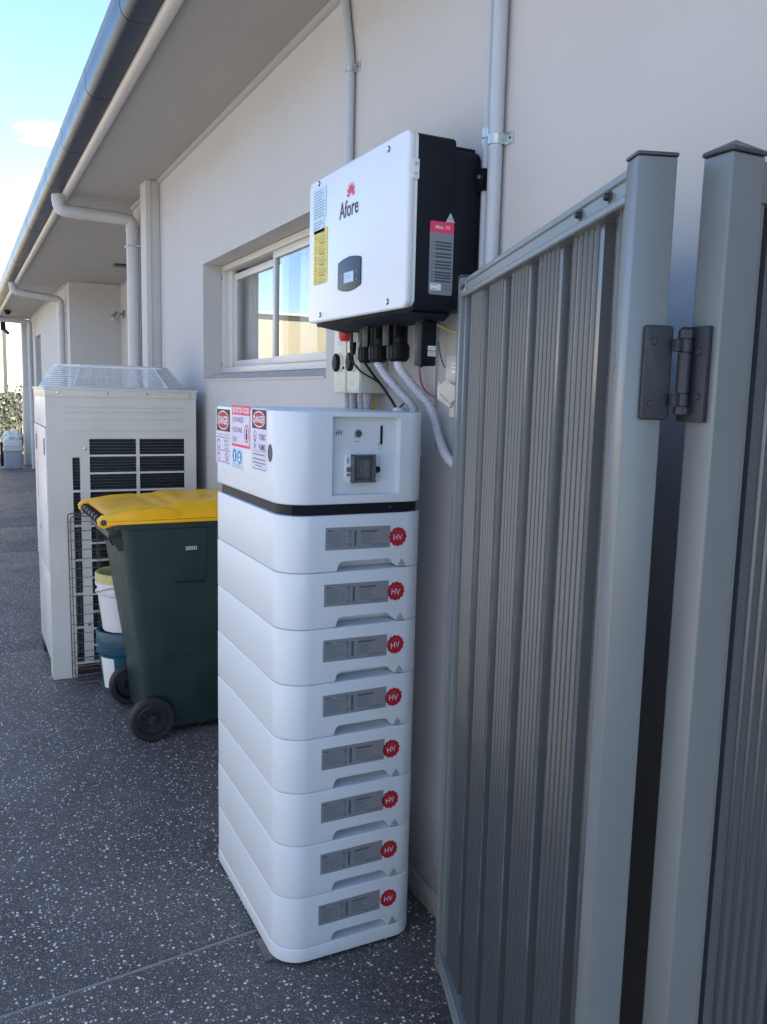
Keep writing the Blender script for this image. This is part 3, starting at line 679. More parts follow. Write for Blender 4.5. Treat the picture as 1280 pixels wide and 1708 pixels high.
P = Print((.355, -.2772, .893), (1,0,0), (0,.05,1)); P.text('205033', 0, 0, .052, .017, WHT, 2, .02); part('number', P, bn, world=False, smooth=0, fix=False)
# lid
b = MB(); NU, NV = 46, 30; v = []; U0, U1, VH = -.018, .735, .300
def lidh(u, s_):
    # u along length 0..1, s_ lateral -1..1
    e = (1-abs(s_)**7)**.5 if abs(s_) < 1 else 0
    rise = min(1, (u/.30))**.55 if u > 0 else 0
    fr = 1-max(0, (u-.93)/.07)**2
    z = .026+.036*rise*max(0, fr)
    # pressed ridge and the recess in the middle of the top
    k_ = max(0, min(1, (u-.40)/.05)); z += .013*k_*k_*(3-2*k_)*max(0, 1-(abs(s_)/.92)**10)*fr
    z -= .010*math.exp(-((u-.30)/.04)**4)*math.exp(-(s_/.75)**8)
    z += .006*math.exp(-((abs(s_)-.72)/.06)**2)
    return 1.029 + z*e
for i in range(NU+1):
    u = i/NU
    for j in range(NV+1):
        s_ = -1+2*j/NV; s2 = math.copysign(abs(s_)**.75, s_); x = U0+(U1-U0)*u
        v.append((x, VH*s2, lidh(u, s2*.999)))
f = [(i*(NV+1)+j, (i+1)*(NV+1)+j, (i+1)*(NV+1)+j+1, i*(NV+1)+j+1) for i in range(NU) for j in range(NV)]
b.add(v, f, lid_m)
sk = rrect(U0, -VH, U1, VH, .02, 3); sk2 = rrect(U0-.004, -VH-.006, U1+.004, VH+.006, .02, 3)
loft(b, [(sk, 1.033), (sk2, 1.031), (sk2, 1.019), (sk, 1.017)], lid_m, True, False)
lid = part('lid', b, bn, world=False, smooth=50)
for s_ in (-1, 1):
    b = MB(); y0 = s_*.285-.012; pts = [(a_, b_+.028) for a_, b_ in ((-.055, 1.010), (-.05, .985), (-.028, .974), (-.005, .98), (.05, .993), (.16, .998), (.30, 1.0), (.30, 1.04), (.20, 1.056), (.10, 1.052), (.03, 1.042), (-.035, 1.032))]
    b.prism(pts, y0, y0+.024, lid_m, Matrix(((1,0,0,0),(0,0,1,0),(0,1,0,0),(0,0,0,1))), bev=.005)
    part('hinge_arm', b, lid, world=False)
b = MB(); b.tube([(-.030, -.27, 1.03), (-.030, .25, 1.03)], .017, bpl_m, 16); b.tube([(-.030, -.301, 1.03), (-.030, -.296, 1.03)], .013, screw_m if 0 else cap_m, 14)
for y in [-.2+.08*k for k in range(6)]: b.tube([(-.030, y, 1.03), (-.030, y+.012, 1.03)], .021, bpl_m, 16)
part('handle_bar', b, bn, world=False)
b = MB(); b.box(-.005, -.25, .95, .05, .25, 1.01, bin_m, .01)
for y in (-.24, -.08, .08, .22): b.prism([(-.02, 1.01), (.05, 1.01), (.06, .89), (.04, .89)], y, y+.014, bin_m, Matrix(((1,0,0,0),(0,0,1,0),(0,1,0,0),(0,0,0,1))))
part('handle_bracket', b, bn, world=False)
P = Print((.33, -.08, 1.128), (1,0,0), (0,1,0))
for j in range(5): P.line(-.05+.02*j, -.06, -.05+.02*j+.03, .05+.01*(j % 2), .005, MATS['yellow_bucket_rim'] if 0 else SLT, 1)
P.bm.free()
for s_ in (-1, 1):
    M = frame((.172, s_*.262, .103), (1,0,0), (0,0,1)); 
    if s_ > 0: M = M @ Matrix.Scale(-1, 4, (0,0,1))
    q = MB(); q.lathe([(.074,-.026), (.092,-.027), (.100,-.022), (.103,-.012), (.103,.012), (.100,.022), (.092,.027), (.074,.026), (.070,.018), (.070,-.018)], (0,0,0), tyre_m, 40, M, cap=False)
    wh = part('wheel', q, bn, world=False)
    q = MB(); q.lathe([(.073,.0), (.073,.018), (.066,.020), (.062,.010), (.025,.006), (.022,.022), (.004,.024), (.0005,.024)], (0,0,0), rim_m, 40, M, cap=False)
    for k in range(10):
        a = 2*math.pi*k/10; ca, sa = math.cos(a), math.sin(a); q.add([(ca*.02-sa*.004, sa*.02+ca*.004, .02), (ca*.02+sa*.004, sa*.02-ca*.004, .02), (ca*.064+sa*.003, sa*.064-ca*.003, .017), (ca*.064-sa*.003, sa*.064+ca*.003, .017), (ca*.02, sa*.02, .006), (ca*.064, sa*.064, .008)], [(0,1,2,3), (0,3,5,4), (1,4,5,2)], rim_m, M)
    part('rim', q, wh, world=False)
b = MB(); b.tube([(.172, -.24, .103), (.172, .24, .103)], .010, rim_m, 10); part('axle', b, bn, world=False)

# ------------------------------------------------------------------ battery tower
BX0, BX1, BY0, BY1 = .735, 1.162, 2.048, 2.695
bt = thing('battery_tower', 'tall white battery tower of eight stacked modules beside the grey gate', 'battery', ((BX0+BX1)/2, (BY0+BY1)/2, 0))
OUT = lambda i=0, r=.085: rrect(BX0+i, BY0+i, BX1-i, BY1-i, (r, r*.75, r*.4, r*.4), 12)
PITCH_, ZB = .154, .05
b = MB(); b.prism(OUT(), .008, ZB, white_m, bev=.004); b.prism(OUT(.02), 0, .01, band_m); part('base_plinth', b, bt)
b = MB(); b.box(.715, 2.10, 0, .80, 2.20, .012, rust_m, .002); part('foot_pad', b, bt)
# one module with a handle recess cut by a boolean
def ob_from(mb, n):
    o = bpy.data.objects.new(n, mb.mesh(n, 0)); COL.objects.link(o); return o
b = MB(); b.prism(OUT(), .0006, PITCH_-.0006, white_m, bev=.0035); o1 = ob_from(b, 'tmp')
XZ = Matrix(((1,0,0,0),(0,0,1,0),(0,1,0,0),(0,0,0,1)))
c = MB(); hp = [(.872, -.02), (.872, -.01), (.885, .0), (.890, .004), (.892, .012), (.895, .02), (.901, .026), (.910, .028)] + [(1.040, .028), (1.050, .026), (1.056, .020), (1.062, .012), (1.072, .004), (1.09, -.004), (1.10, -.02)]
c.prism(hp, BY0-.05, BY0+.060, white_m, XZ); o2 = ob_from(c, 'tmp2')
md = o1.modifiers.new('b', 'BOOLEAN'); md.operation = 'DIFFERENCE'; md.object = o2; md.solver = 'EXACT'
dg = bpy.context.evaluated_depsgraph_get(); mod_me = bpy.data.meshes.new_from_object(o1.evaluated_get(dg)); mod_me.name = 'battery_module'
bpy.data.objects.remove(o1); bpy.data.objects.remove(o2)
mod_me.transform(Matrix.Translation((-(BX0+BX1)/2, -(BY0+BY1)/2, 0))); mod_me.shade_smooth(); mod_me.set_sharp_from_angle(angle=math.radians(32))
def rating():
    P = Print((0, 0, 0), (1,0,0), (0,0,1)); P.rect(-.0965, -.0305, .0965, .0305, GRY, 0)
    P.text('Afore', -.082, .0215, .017, .006, BLK, 1, .02); P.lines(-.055, -.02, (.022,), .0012, DGR)
    P.lines(-.09, -.035, [.013-.0042*k for k in range(9)], .0011, DGR, 1, .45); P.lines(-.05, -.033, [.013-.0084*k for k in range(4)], .0011, DGR)
    for y, t in ((.0165, 'r'), (.0055, 'CE'), (-.006, 'X'), (-.0185, 'r')):
        if t == 'r': P.ring(-.0245, y, .0042, .0042, .0014, BLK, 1, 12)
        else: P.text(t, -.0245, y, .008 if t == 'CE' else .004, .006, BLK, 1)
    for k in range(14): P.rect(-.0125, .021-.0031*k, -.0055, .021-.0031*k-.0016-.0008*(k % 2), BLK, 1)
    P.text('\u25b2 DANGER' if 0 else 'DANGER', .040, .0255, .046, .0052, ORG, 1); P.flat([(.007,.0228),(.0135,.0228),(.0102,.0282)], ORG, 1)
    P.lines(.007, .062, (.0185, .0155), .0017, BLK, 1, .2); P.lines(.007, .055, [.009-.0042*k for k in range(7)], .0011, DGR, 1, .4); P.lines(.04, .09, (-.019, -.023), .0013, DGR)
    for k in range(3):
        x = .068+.0105*k; P.flat([(x-.003,.001),(x+.003,.001),(x,.0063)], ORG, 1); P.ring(x, -.0055, .0034, .0034, .001, ORG, 1, 10)
    return P
def seal():
    P = Print((0,0,0), (1,0,0), (0,0,1)); n = 72; P.flat([((.0262+.0012*math.cos(12*2*math.pi*k/n))*math.cos(2*math.pi*k/n), (.0262+.0012*math.cos(12*2*math.pi*k/n))*math.sin(2*math.pi*k/n)) for k in range(n)], RED, 0)
    P.text('HV', 0, -.0015, .0275, .0165, PNK, 1, .005); P.text('DANGER', 0, .0135, .02, .0032, ORG, 1); return P
def cmark():
    P = Print((0,0,0), (1,0,0), (0,0,1)); P.tick_triangle(0, 0, .023, SLT, 1); return P
protos = {}
for k, (nm, fn_) in dict(rating_label=rating, warning_seal=seal, compliance_mark=cmark).items() if 0 else {}: pass
meshes = {'rating_label': rating().mesh('rating_label', 0, False), 'warning_seal': seal().mesh('warning_seal', 0, False), 'compliance_mark': cmark().mesh('compliance_mark', 0, False)}
ccx, ccy = (BX0+BX1)/2, (BY0+BY1)/2
rj = random.Random(2)
for i in range(8):
    z = ZB+PITCH_*i; o = bpy.data.objects.new('battery_module', mod_me); COL.objects.link(o); o.parent = bt; o.location = (rj.uniform(-.0009, .0009), rj.uniform(-.0009, .0009), z)
    for nm, (x, zz, jx) in {'rating_label': (.9505, .090, .004), 'warning_seal': (1.0705, .087, .0022), 'compliance_mark': (1.0855, .013, .001)}.items():
        q = bpy.data.objects.new(nm, meshes[nm]); COL.objects.link(q); q.parent = o
        q.location = (x-ccx+rj.uniform(-jx, jx), BY0-ccy-.0004, zz); q.rotation_euler = (0, rj.uniform(-.012, .012) if nm != 'warning_seal' else rj.uniform(-.15, .15), 0)
ZT = ZB+8*PITCH_
b = MB(); b.prism(OUT(.012), ZT-.001, ZT+.030, band_m); b.box(BX0+.03, BY0+.0118, ZT+.002, BX1-.03, BY0+.0125, ZT+.028, band_m); part('dark_band', b, bt)
P = Print((1.05, BY0+.0105, ZT+.015), (1,0,0), (0,0,1)); P.ell(0,0,.0045,.0045, SLT, 1); part('indicator_lens', P, bt, smooth=0, fix=False)
# control unit with recessed front panel
Z0, Z1 = ZT+.029, 1.556
b = MB(); b.prism(OUT(), Z0, Z1, white_m, bev=.0045); o1 = ob_from(b, 'tmp'); c = MB(); c.box(.872, BY0-.05, 1.335, 1.073, BY0+.020, 1.543, white_m, .003); o2 = ob_from(c, 'tmp2')
md = o1.modifiers.new('b', 'BOOLEAN'); md.operation = 'DIFFERENCE'; md.object = o2; md.solver = 'EXACT'
dg = bpy.context.evaluated_depsgraph_get(); me = bpy.data.meshes.new_from_object(o1.evaluated_get(dg)); me.name = 'control_unit'
bpy.data.objects.remove(o1); bpy.data.objects.remove(o2)
me.transform(Matrix.Translation((-ccx, -ccy, 0))); me.shade_smooth(); me.set_sharp_from_angle(angle=math.radians(32))
cu = bpy.data.objects.new('control_unit', me); COL.objects.link(cu); cu.parent = bt
PY = BY0+.020
P = Print((.972, PY-.0005, 1.44), (1,0,0), (0,0,1)); P.text('HV', -.073, .060, .019, .014, BLK, 1, .01); P.lines(-.030, -.012, (.037,), .0012, DGR)
P.ring(.049, .030, .006, .005, .0015, DGR, 1, 14); P.line(.045, .034, .055, .028, .0015, DGR, 2); P.line(.046, .018, .053, .016, .0015, DGR, 1); part('panel_lettering', P, cu, smooth=0, fix=False)
b = MB(); M = frame((.953, PY, 1.498), (1,0,0), (0,0,1)); b.lathe([(.0115,0), (.0115,.004), (.0100,.006), (.0078,.006), (.0072,.003)], (0,0,0), screw_m, 28, M, cap=False); b.lathe([(.0100,.0035), (.0085,.0050), (.0085,.0052)], (0,0,0), GRN, 24, M, cap=False); b.lathe([(.0072,.003), (.0068,.005), (.0005,.0055)], (0,0,0), GRN, 24, M, cap=False)
part('power_button', b, cu)
b = MB(); b.prism(rrect(-.0035,-.025,.0035,.025,.003), 0, .003, band_m, frame((1.024, PY+.001, 1.495), (1,0,0), (0,0,1)), bev=.001); part('vent_slot', b, cu)
b = MB(); M = frame((.965, PY, 1.405), (1,0,0), (0,0,1)); b.prism(rrect(-.052,-.040,.050,.040,.012), 0, .010, plas_m, M, bev=.003); br = part('breaker_housing', b, cu)
b = MB(); b.box(-.022, -.026, .010, .018, .028, .018, SLT, 0, M); b.box(-.018, -.022, .018, -.004, .024, .020, GRN, 0, M); b.box(-.002, -.022, .018, .016, .024, .0195, MGR, 0, M); b.box(-.014, -.010, .020, -.006, .006, .026, MGR, .001, M); part('breaker', b, br)
b = MB(); b.box(-.034, -.036, .010, .030, .037, .028, clear_m, .004, M); part('clear_cover', b, br)
b = MB()
for (a, c_, d, e) in ((-.036,-.037,-.031,.038), (.027,-.037,.031,.038), (-.036,.034,.031,.038), (-.036,-.037,.031,-.033)): b.box(a, c_, .010, d, e, .0295, DGR, .001, M)
part('cover_frame', b, br)
b = MB(); b.lathe([(.009,.0), (.009,.022), (.006,.026), (.0005,.026)], (.039, -.003, 0), bpl_m, 16, M); b.box(-.048, -.008, .010, -.036, .004, .020, DGR, .002, M); b.box(-.049, -.020, .010, -.040, -.013, .016, screw_m, .002, M); part('cover_latch', b, br)
P = Print((.965, PY-.0105, 1.405), (1,0,0), (0,0,1)); P.ring(-.0435, .021, .005, .010, .0012, DGR, 1, 4); P.lines(-.047, -.040, [.028-.003*k for k in range(5)], .0012, DGR); part('housing_print', P, br, smooth=0, fix=False)
# stickers on the driveway side; u = -y direction
def SP(y, z): return Print((BX0-.0002, y, z), (0,-1,0), (0,0,1))
P = SP(2.6, 1.465); w_, h_ = .085, .085      # first danger sticker
P.rect(-.078, -.088, .078, .082, PNK, 0); P.rect(-.070, .014, .078, .082, BLK, 1); P.ell(.004, .048, .066, .031, RED, 2); P.ring(.004, .048, .064, .029, .003, WHT, 3); P.text('DANGER', .004, .048, .105, .026, WHT, 3, .02)
P.text('Risk of Battery Explosion', .0, .002, .135, .0075, MGR, 1); P.line(-.07, -.006, .074, -.006, .002, SLT, 1); P.ring(-.048, -.027, .018, .015, .004, BLK, 1); P.text('SMOKING', .036, -.015, .055, .007, MGR, 1); P.text('SPARKS', .036, -.027, .048, .007, MGR, 1); P.text('FLAMES', .036, -.039, .048, .007, MGR, 1)
P.line(-.07, -.046, .074, -.046, .002, SLT, 1); P.ring(-.048, -.064, .018, .014, .003, RED, 1); P.ring(.042, -.064, .018, .014, .003, RED, 1); P.line(.03, -.055, .054, -.073, .004, BLK, 1); P.line(-.058, -.06, -.04, -.06, .004, BLK, 1); P.line(-.07, -.082, .074, -.082, .002, SLT, 1)
part('danger_sticker', P, bt, smooth=0, fix=False, label='danger sticker warning of battery explosion')
P = SP(2.412, 1.500)
P.rect(-.092, -.060, .092, .062, LRED, 0, .003); P.rect(-.086, -.052, .086, .034, PNK, 1); P.text('RESTRICTED ACCESS', 0, .048, .160, .016, WHT, 2, .03)
P.text('AUTHORIZED', -.024, .020, .105, .015, SLT, 2); P.text('PERSONNEL', -.030, -.010, .095, .015, SLT, 2); P.text('ONLY', -.058, -.038, .042, .015, SLT, 2)
P.ring(.058, -.018, .022, .026, .004, DRED, 2); P.ell(.058, -.010, .006, .007, BLK, 2, 12); P.rect(.050, -.034, .066, -.016, BLK, 2, .003)
part('restricted_access_sticker', P, bt, smooth=0, fix=False)
P = SP(2.446, 1.404); P.rect(-.055, -.030, .050, .030, LBL, 0); P.ell(-.027, .008, .021, .020, BLU, 1); P.ell(.022, .006, .021, .020, BLU, 1)
P.ell(-.027, .014, .006, .006, WHT, 2, 12); P.rect(-.031, -.006, -.023, .008, WHT, 2); P.ell(.022, .012, .007, .006, WHT, 2, 12); P.rect(.014, -.006, .030, .004, WHT, 2); P.lines(-.05, .045, (-.018, -.024), .0015, MGR, 1, .2)
part('protective_gear_sticker', P, bt, smooth=0, fix=False)
P = SP(2.241, 1.472)
P.rect(-.066, -.086, .066, .086, PNK, 0); P.rect(-.062, .030, .062, .082, BLK, 1); P.ell(0, .056, .056, .0245, RED, 2); P.ring(0, .056, .053, .022, .003, WHT, 3); P.text('DANGER', 0, .056, .092, .020, WHT, 3, .02)
P.text('TOXIC', .028, .008, .054, .016, SLT, 2, .01); P.text('FUMES', .028, -.020, .054, .016, SLT, 2, .01); P.ring(-.036, .010, .014, .013, .0025, MGR, 2, 16); P.rect(-.042, -.008, -.030, .0, MGR, 2); P.line(-.048, -.026, -.024, -.012, .003, MGR, 2); P.line(-.048, -.012, -.024, -.026, .003, MGR, 2)
P.rect(-.041, .006, -.037, .011, MGR, 3); P.rect(-.034, .006, -.030, .011, MGR, 3)
P.line(-.060, -.032, .060, -.032, .0015, MGR, 1); P.lines(-.056, .056, (-.041, -.054, -.064), .004, MGR, 1, .08); P.lines(-.034, .034, (-.072,), .003, MGR, 1, .05); P.line(-.06, -.081, .06, -.081, .0018, SLT, 1)
part('danger_sticker', P, bt, smooth=0, fix=False, label='danger sticker warning of toxic fumes')
P = SP(2.148, 1.442); P.ell(0, 0, .019, .024, SLT, 0, 32); P.ring(.003, 0, .006, .010, .0015, GRY, 1, 16)
for k in range(4): P.line(-.0005, -.006+.004*k, .0065, -.006+.004*k, .0012, GRY, 2)
part('oval_badge', P, bt, smooth=0, fix=False)

# ------------------------------------------------------------------ inverter
iv = thing('inverter', 'white and black wall mounted solar inverter above the battery tower', 'inverter', (WX, 2.29, 1.82))
IY0, IY1, IZ0, IZ1, IX = 1.965, 2.635, 1.822, 2.262, 1.03
YZ = Matrix(((0,0,1,0),(1,0,0,0),(0,1,0,0),(0,0,0,1)))   # local x->y, y->z, z->x
b = MB(); b.prism(rrect(IY0-.004, IZ0+.004, IY1+.004, IZ1+.003, .022, 8), IX, IX+.020, plas_m, YZ, bev=.007)
b.prism(rrect(IY0-.001, IZ0+.007, IY1+.001, IZ1, .02, 8), IX+.012, IX+.028, plas_m, YZ); cov = part('front_cover', b, iv)
b = MB(); b.prism(rrect(IY0, IZ0-.006, IY1, IZ1-.002, .018, 6), IX+.026, 1.17, invb_m, YZ, bev=.003)
b.prism([(IX+.026, IZ0-.0055), (1.04, IZ0-.006), (1.15, IZ0-.024), (1.17, IZ0-.006)], IY0+.002, IY1-.05, invb_m, XZ); part('body', b, iv)
b = MB(); b.prism(rrect(IY0+.006, IZ0+.01, IY1-.006, IZ1-.022, (.01, .01, .045, .03), 8), 1.168, 1.250, invb_m, YZ, bev=.004)
for k in range(24):
    y = IY0+.03+k*.026; b.box(1.172, y, IZ1-.024, 1.245, y+.004, IZ1-.014, invb_m)
part('heat_sink', b, iv)
b = MB(); b.box(1.235, IY0-.028, 2.135, 1.268, IY0+.03, 2.19, bpl_m, .003); screw_at(b, (1.234, IY0-.014, 2.168), (-1,-.3,0), .007, .006); b.box(1.236, IY0+.1, 1.9, 1.2695, IY1-.1, 2.2, bpl_m); part('wall_bracket', b, iv)
b = MB()
for y, z in ((2.557, 2.249), (2.075, 2.238), (2.535, 1.848), (2.062, 1.848)): 
    b.lathe([(.0085,0), (.0085,.001), (.0005,.0012)], (0,0,0), DGR, 14, frame((IX-.0002, y, z), (0,-1,0), (0,0,1))); screw_at(b, (IX-.0005, y, z), (-1,0,0), .0065, .004)
part('cover_screw', b, cov)
b = MB(); b.box(IX+.008, IY0-.0065, 2.143, IX+.030, IY0-.003, 2.192, screw_m if 0 else plas_m, .002)
for z in (2.155, 2.180): screw_at(b, (IX+.019, IY0-.0065, z), (0,-1,0), .004, .002)
part('latch_plate', b, cov)
def FP(y, z): return Print((IX-.0004, y, z), (0,-1,0), (0,0,1))
P = FP(2.326, 2.135)
P.text('Afore', 0, 0, .134, .048, SLT, 1, .014)
for k, a in enumerate((-75, -48, -24, 0, 24, 48, 75)):
    L_ = .037 if abs(a) < 30 else (.033 if abs(a) < 60 else .026); a_ = math.radians(a); d = Vector((math.sin(a_), math.cos(a_))); n = Vector((d.y, -d.x)); c0 = Vector((.014, .030)); q0 = c0+d*.006; q1 = c0+d*(.006+L_*.55); q2 = c0+d*(.006+L_); wd = .0045
    P.flat([tuple(q0), tuple(q1+n*wd), tuple(q2), tuple(q1-n*wd)], LRED, 2)
part('brand_lettering', P, cov, smooth=0, fix=False)
b = MB(); dp = [(-.078,-.038), (-.04,-.046), (.0,-.049), (.04,-.046), (.078,-.038), (.082,-.032), (.082,.034), (.078,.040), (.04,.047), (0,.050), (-.04,.047), (-.078,.040), (-.082,.034), (-.082,-.032)]
b.prism(dp, 0, .003, mat('display_glass', (.018,.028,.048), .4, spec=.35), frame((IX, 2.312, 1.948), (0,-1,0), (0,0,1)), bev=.001); dsp = part('display', b, cov)
P = Print((IX-.003, 2.312, 1.942), (0,-1,0), (0,0,1)); P.rect(-.034, -.018, .034, .012, LCD, 1); P.lines(-.026, .02, (.004, -.003), .0015, MGR, 2, .3)
for x in (-.052, .054):
    for z in (-.014, .008): P.ell(x, z, .003, .003, GRY, 1, 10)
part('screen', P, dsp, smooth=0, fix=False)
P = FP(2.547, 2.180)
P.rect(-.054, -.040, .052, .055, LBL, 0); P.rect(-.054, -.080, .040, -.042, LBL, 0); P.lines(-.048, .046, [.045-.0085*k for k in range(10)], .0022, MGR, 1, .35); P.lines(-.048, .032, [-.047-.008*k for k in range(4)], .002, MGR, 1, .4)
part('information_sticker', P, cov, smooth=0, fix=False)
P = FP(2.537, 2.032); P.rect(-.056, -.087, .056, .078, YEL, 0, .003)
for k in range(5):
    z = .060-.033*k; P.text('WARNING', .012, z+.008, .045, .0065, SLT, 1); P.lines(-.020, .048, (z-.002, z-.008, z-.013), .0016, MGR, 1, .3); P.line(-.05, z-.017, .05, z-.017, .001, SLT, 1); P.flat([(-.047, z-.008), (-.031, z-.008), (-.039, z+.008)], SLT, 1); P.flat([(-.0445, z-.0065), (-.0335, z-.0065), (-.039, z+.005)], YEL, 2)
part('warning_sticker', P, cov, smooth=0, fix=False)
P = Print((1.1335, IY0-.0004, 1.956), (1,0,0), (0,0,1))
P.rect(-.035, -.092, .036, .092, GRY, 0, .006); P.rect(-.035, .064, .036, .092, LRED, 1, .005); P.text('Afore', -.008, .078, .024, .009, WHT, 2, .02); P.lines(.010, .026, (.081, .076), .0016, WHT, 2, .2)
for k, (z, wv) in enumerate(((.040,1),(.032,1),(.024,1),(.012,1),(.004,1),(-.008,1),(-.016,1),(-.024,1),(-.035,1),(-.042,1),(-.049,1),(-.057,1))):
    P.rect(-.018, z-.0022, .031, z+.0022, SLT, 1); P.rect(-.030, z-.001, -.021, z+.001, DGR, 1)
P.lines(-.030, .028, (.058, .052), .0012, MGR, 1, .2)
P.rect(-.030, -.081, .002, -.064, WHT, 1, .002); P.lines(-.026, -.006, (-.067, -.078), .0014, DGR, 2, .3)
for k in range(3):
    for j in range(2): P.ring(.010+.009*k, -.069-.009*j, .003, .003, .0008, DGR, 1, 10)
part('rating_label', P, iv, smooth=0, fix=False)
P = Print((1.158, IY0-.0004, 2.058), (1,0,0), (0,0,1)); P.flat([(-.014,-.010),(.014,-.010),(0,.014)], WHT, 0); P.tick_triangle(0, 0, .021, SLT, 1); part('compliance_mark', P, iv, smooth=0, fix=False)
# underside connectors
ZU = 1.818
def gland(x, y, r, zt, zb, name='cable_gland'):
    q = MB(); h = zt-zb
    q.lathe([(r*.9, 0), (r*.92, -h*.55), (r*1.0, -h*.56), (r*1.06, -h*.60), (r*1.06, -h*.92), (r*.98, -h*.96), (r*.8, -h)], (x, y, zt), bpl_m, 20)
    for k in range(12):
        a = 2*math.pi*k/12; q.box(x+r*1.03*math.cos(a)-.002, y+r*1.03*math.sin(a)-.002, zt-h*.92, x+r*1.03*math.cos(a)+.002, y+r*1.03*math.sin(a)+.002, zt-h*.62, bpl_m)
    q.box(x-r*.95, y-r*1.15, zt-.05, x-r*.2, y-r*.75, zt+.004, bpl_m, .003); return part(name, q, iv)
gland(1.155, 2.235, .030, ZU, 1.700); gland(1.145, 2.345, .027, ZU, 1.700); gland(1.14, 2.43, .020, ZU, 1.700); gland(1.19, 2.15, .020, ZU, 1.765)
for (x, y) in ((1.118, 2.24), (1.108, 2.36)):
    q = MB(); q.box(x-.003, y-.02, 1.745, x+.002, y+.02, ZU-.002, bpl_m, .002); part('clear_flap', q, iv)
for (x, y) in ((1.150, 2.545), (1.17, 2.50), (1.175, 2.475)):
    q = MB(); q.lathe([(.008,0), (.0095,-.02), (.0095,-.045), (.011,-.046), (.011,-.07), (.008,-.088)], (x, y, ZU), bpl_m, 12); part('plug_connector', q, iv)
q = MB(); q.lathe([(.012,0), (.012,-.05)], (1.15, 2.515, ZU), clear_m, 12); part('spare_cap', q, iv)
q = MB(); q.lathe([(.016,.0), (.016,-.012), (.022,-.014), (.020,-.034), (.014,-.042)], (1.150, 2.61, ZU), red_m, 18); part('red_switch_knob', q, iv)
q = MB(); q.box(1.105, 2.005, 1.682, 1.152, 2.045, 1.800, bpl_m, .005); q.box(1.118, 2.012, 1.798, 1.140, 2.038, ZU, bpl_m, .002); q.lathe([(.005,0), (.005,-.006)], (1.115, 2.02, 1.684), bpl_m, 10); dg_ = part('wifi_dongle', q, iv)
P = Print((1.137, 2.0047, 1.722), (1,0,0), (0,0,1)); P.rect(-.012, .001, .012, .013, WHT, 0); P.rect(-.012, -.014, .012, -.001, WHT, 0); P.text('LAN 2', 0, .007, .015, .005, MGR, 1); P.lines(-.009, .010, (-.005, -.010), .0018, MGR, 1, .2); part('label', P, dg_, smooth=0, fix=False)

# flexible conduits (things: they run from gland to wall)
def flex(pts, r, label, name='flexible_conduit', pitch=.0085):
    P_ = smooth_path(pts, 40); L = [0]
    for i in range(1, len(P_)): L.append(L[-1]+(P_[i]-P_[i-1]).length)
    n = int(L[-1]/(pitch/4)); out = []; j = 0
    for k in range(n+1):
        s_ = L[-1]*k/n
        while j < len(L)-2 and L[j+1] < s_: j += 1
        out.append(P_[j].lerp(P_[j+1], (s_-L[j])/max(1e-9, L[j+1]-L[j])))
    q = MB(); q.tube(out, r, flex_m, 16, rfun=lambda i: r*(1 if i % 4 in (0, 1) else .76))
    return solo(name, q, label, 'conduit', tuple(out[0]), group='white corrugated conduits under the inverter', smooth=75)
flex([(1.155, 2.235, 1.705), (1.158, 2.225, 1.68), (1.19, 2.20, 1.63), (1.225, 2.165, 1.575), (1.232, 2.14, 1.53), (1.236, 2.12, 1.48), (1.238, 2.08, 1.435), (1.238, 2.02, 1.412), (1.24, 1.93, 1.405)], .0143, 'white corrugated conduit curving down past the right side of the battery tower')
flex([(1.145, 2.345, 1.705), (1.148, 2.345, 1.692), (1.165, 2.33, 1.66), (1.195, 2.29, 1.61), (1.218, 2.25, 1.565), (1.222, 2.235, 1.50), (1.23, 2.23, 1.42)], .0143, 'white corrugated conduit dropping behind the top of the battery tower')
def cable(pts, r, m, label, n=10):
    q = MB(); q.tube(smooth_path(pts, n), r, m, 8); return solo('cable', q, label, 'cable', pts[0], group='cables under the inverter', smooth=60)
cable([(1.150, 2.545, 1.735), (1.150, 2.545, 1.71), (1.16, 2.50, 1.675), (1.185, 2.42, 1.64), (1.205, 2.37, 1.59), (1.22, 2.35, 1.55)], .0032, bpl_m, 'thin black cable from the left plug joining the bundle behind the tower')
cable([(1.17, 2.50, 1.735), (1.17, 2.50, 1.71), (1.18, 2.46, 1.67), (1.20, 2.41, 1.62), (1.212, 2.365, 1.575), (1.22, 2.35, 1.55)], .0042, bpl_m, 'thick black cable running diagonally under the inverter')
cable([(1.165, 2.40, 1.72), (1.19, 2.39, 1.66), (1.215, 2.345, 1.62), (1.225, 2.315, 1.59), (1.22, 2.34, 1.565), (1.215, 2.36, 1.555)], .0028, bpl_m, 'looped black cable in front of the corrugated conduit')
q = MB(); q.tube([(1.190, 2.405, 1.655), (1.195, 2.398, 1.645)], .006, paper_m, 8); q.bm.free()
q = MB(); q.lathe([(.022, 0), (.026, .012), (.020, .028), (.008, .032)], (1.225, 2.35, 1.535), paper_m, 20); solo('wall_grommet', q, 'white rubber grommet round the black cables behind the tower', 'grommet', (1.225, 2.35, 1.535))
ygm = mat('yellow_green_wire', (.50,.55,.05), .4)
cable([(1.20, 2.09, 1.80), (1.215, 2.0, 1.775), (1.24, 1.95, 1.80), (1.255, 1.88, 1.84)], .0028, ygm, 'yellow green earth wire beside the black dongle')
cable([(1.245, 2.16, 1.76), (1.25, 2.14, 1.70), (1.25, 2.10, 1.682), (1.25, 1.98, 1.684)], .0022, mat('green_wire', (.06,.16,.09), .4), 'green wire running right to the torn beige box')
cable([(1.25, 2.28, 1.77), (1.25, 2.27, 1.66), (1.25, 2.23, 1.615), (1.25, 2.15, 1.60), (1.25, 2.05, 1.625), (1.25, 1.98, 1.64)], .0032, mat('pink_wire', (.42,.12,.16), .4), 'pink red wire sagging towards the torn beige box')
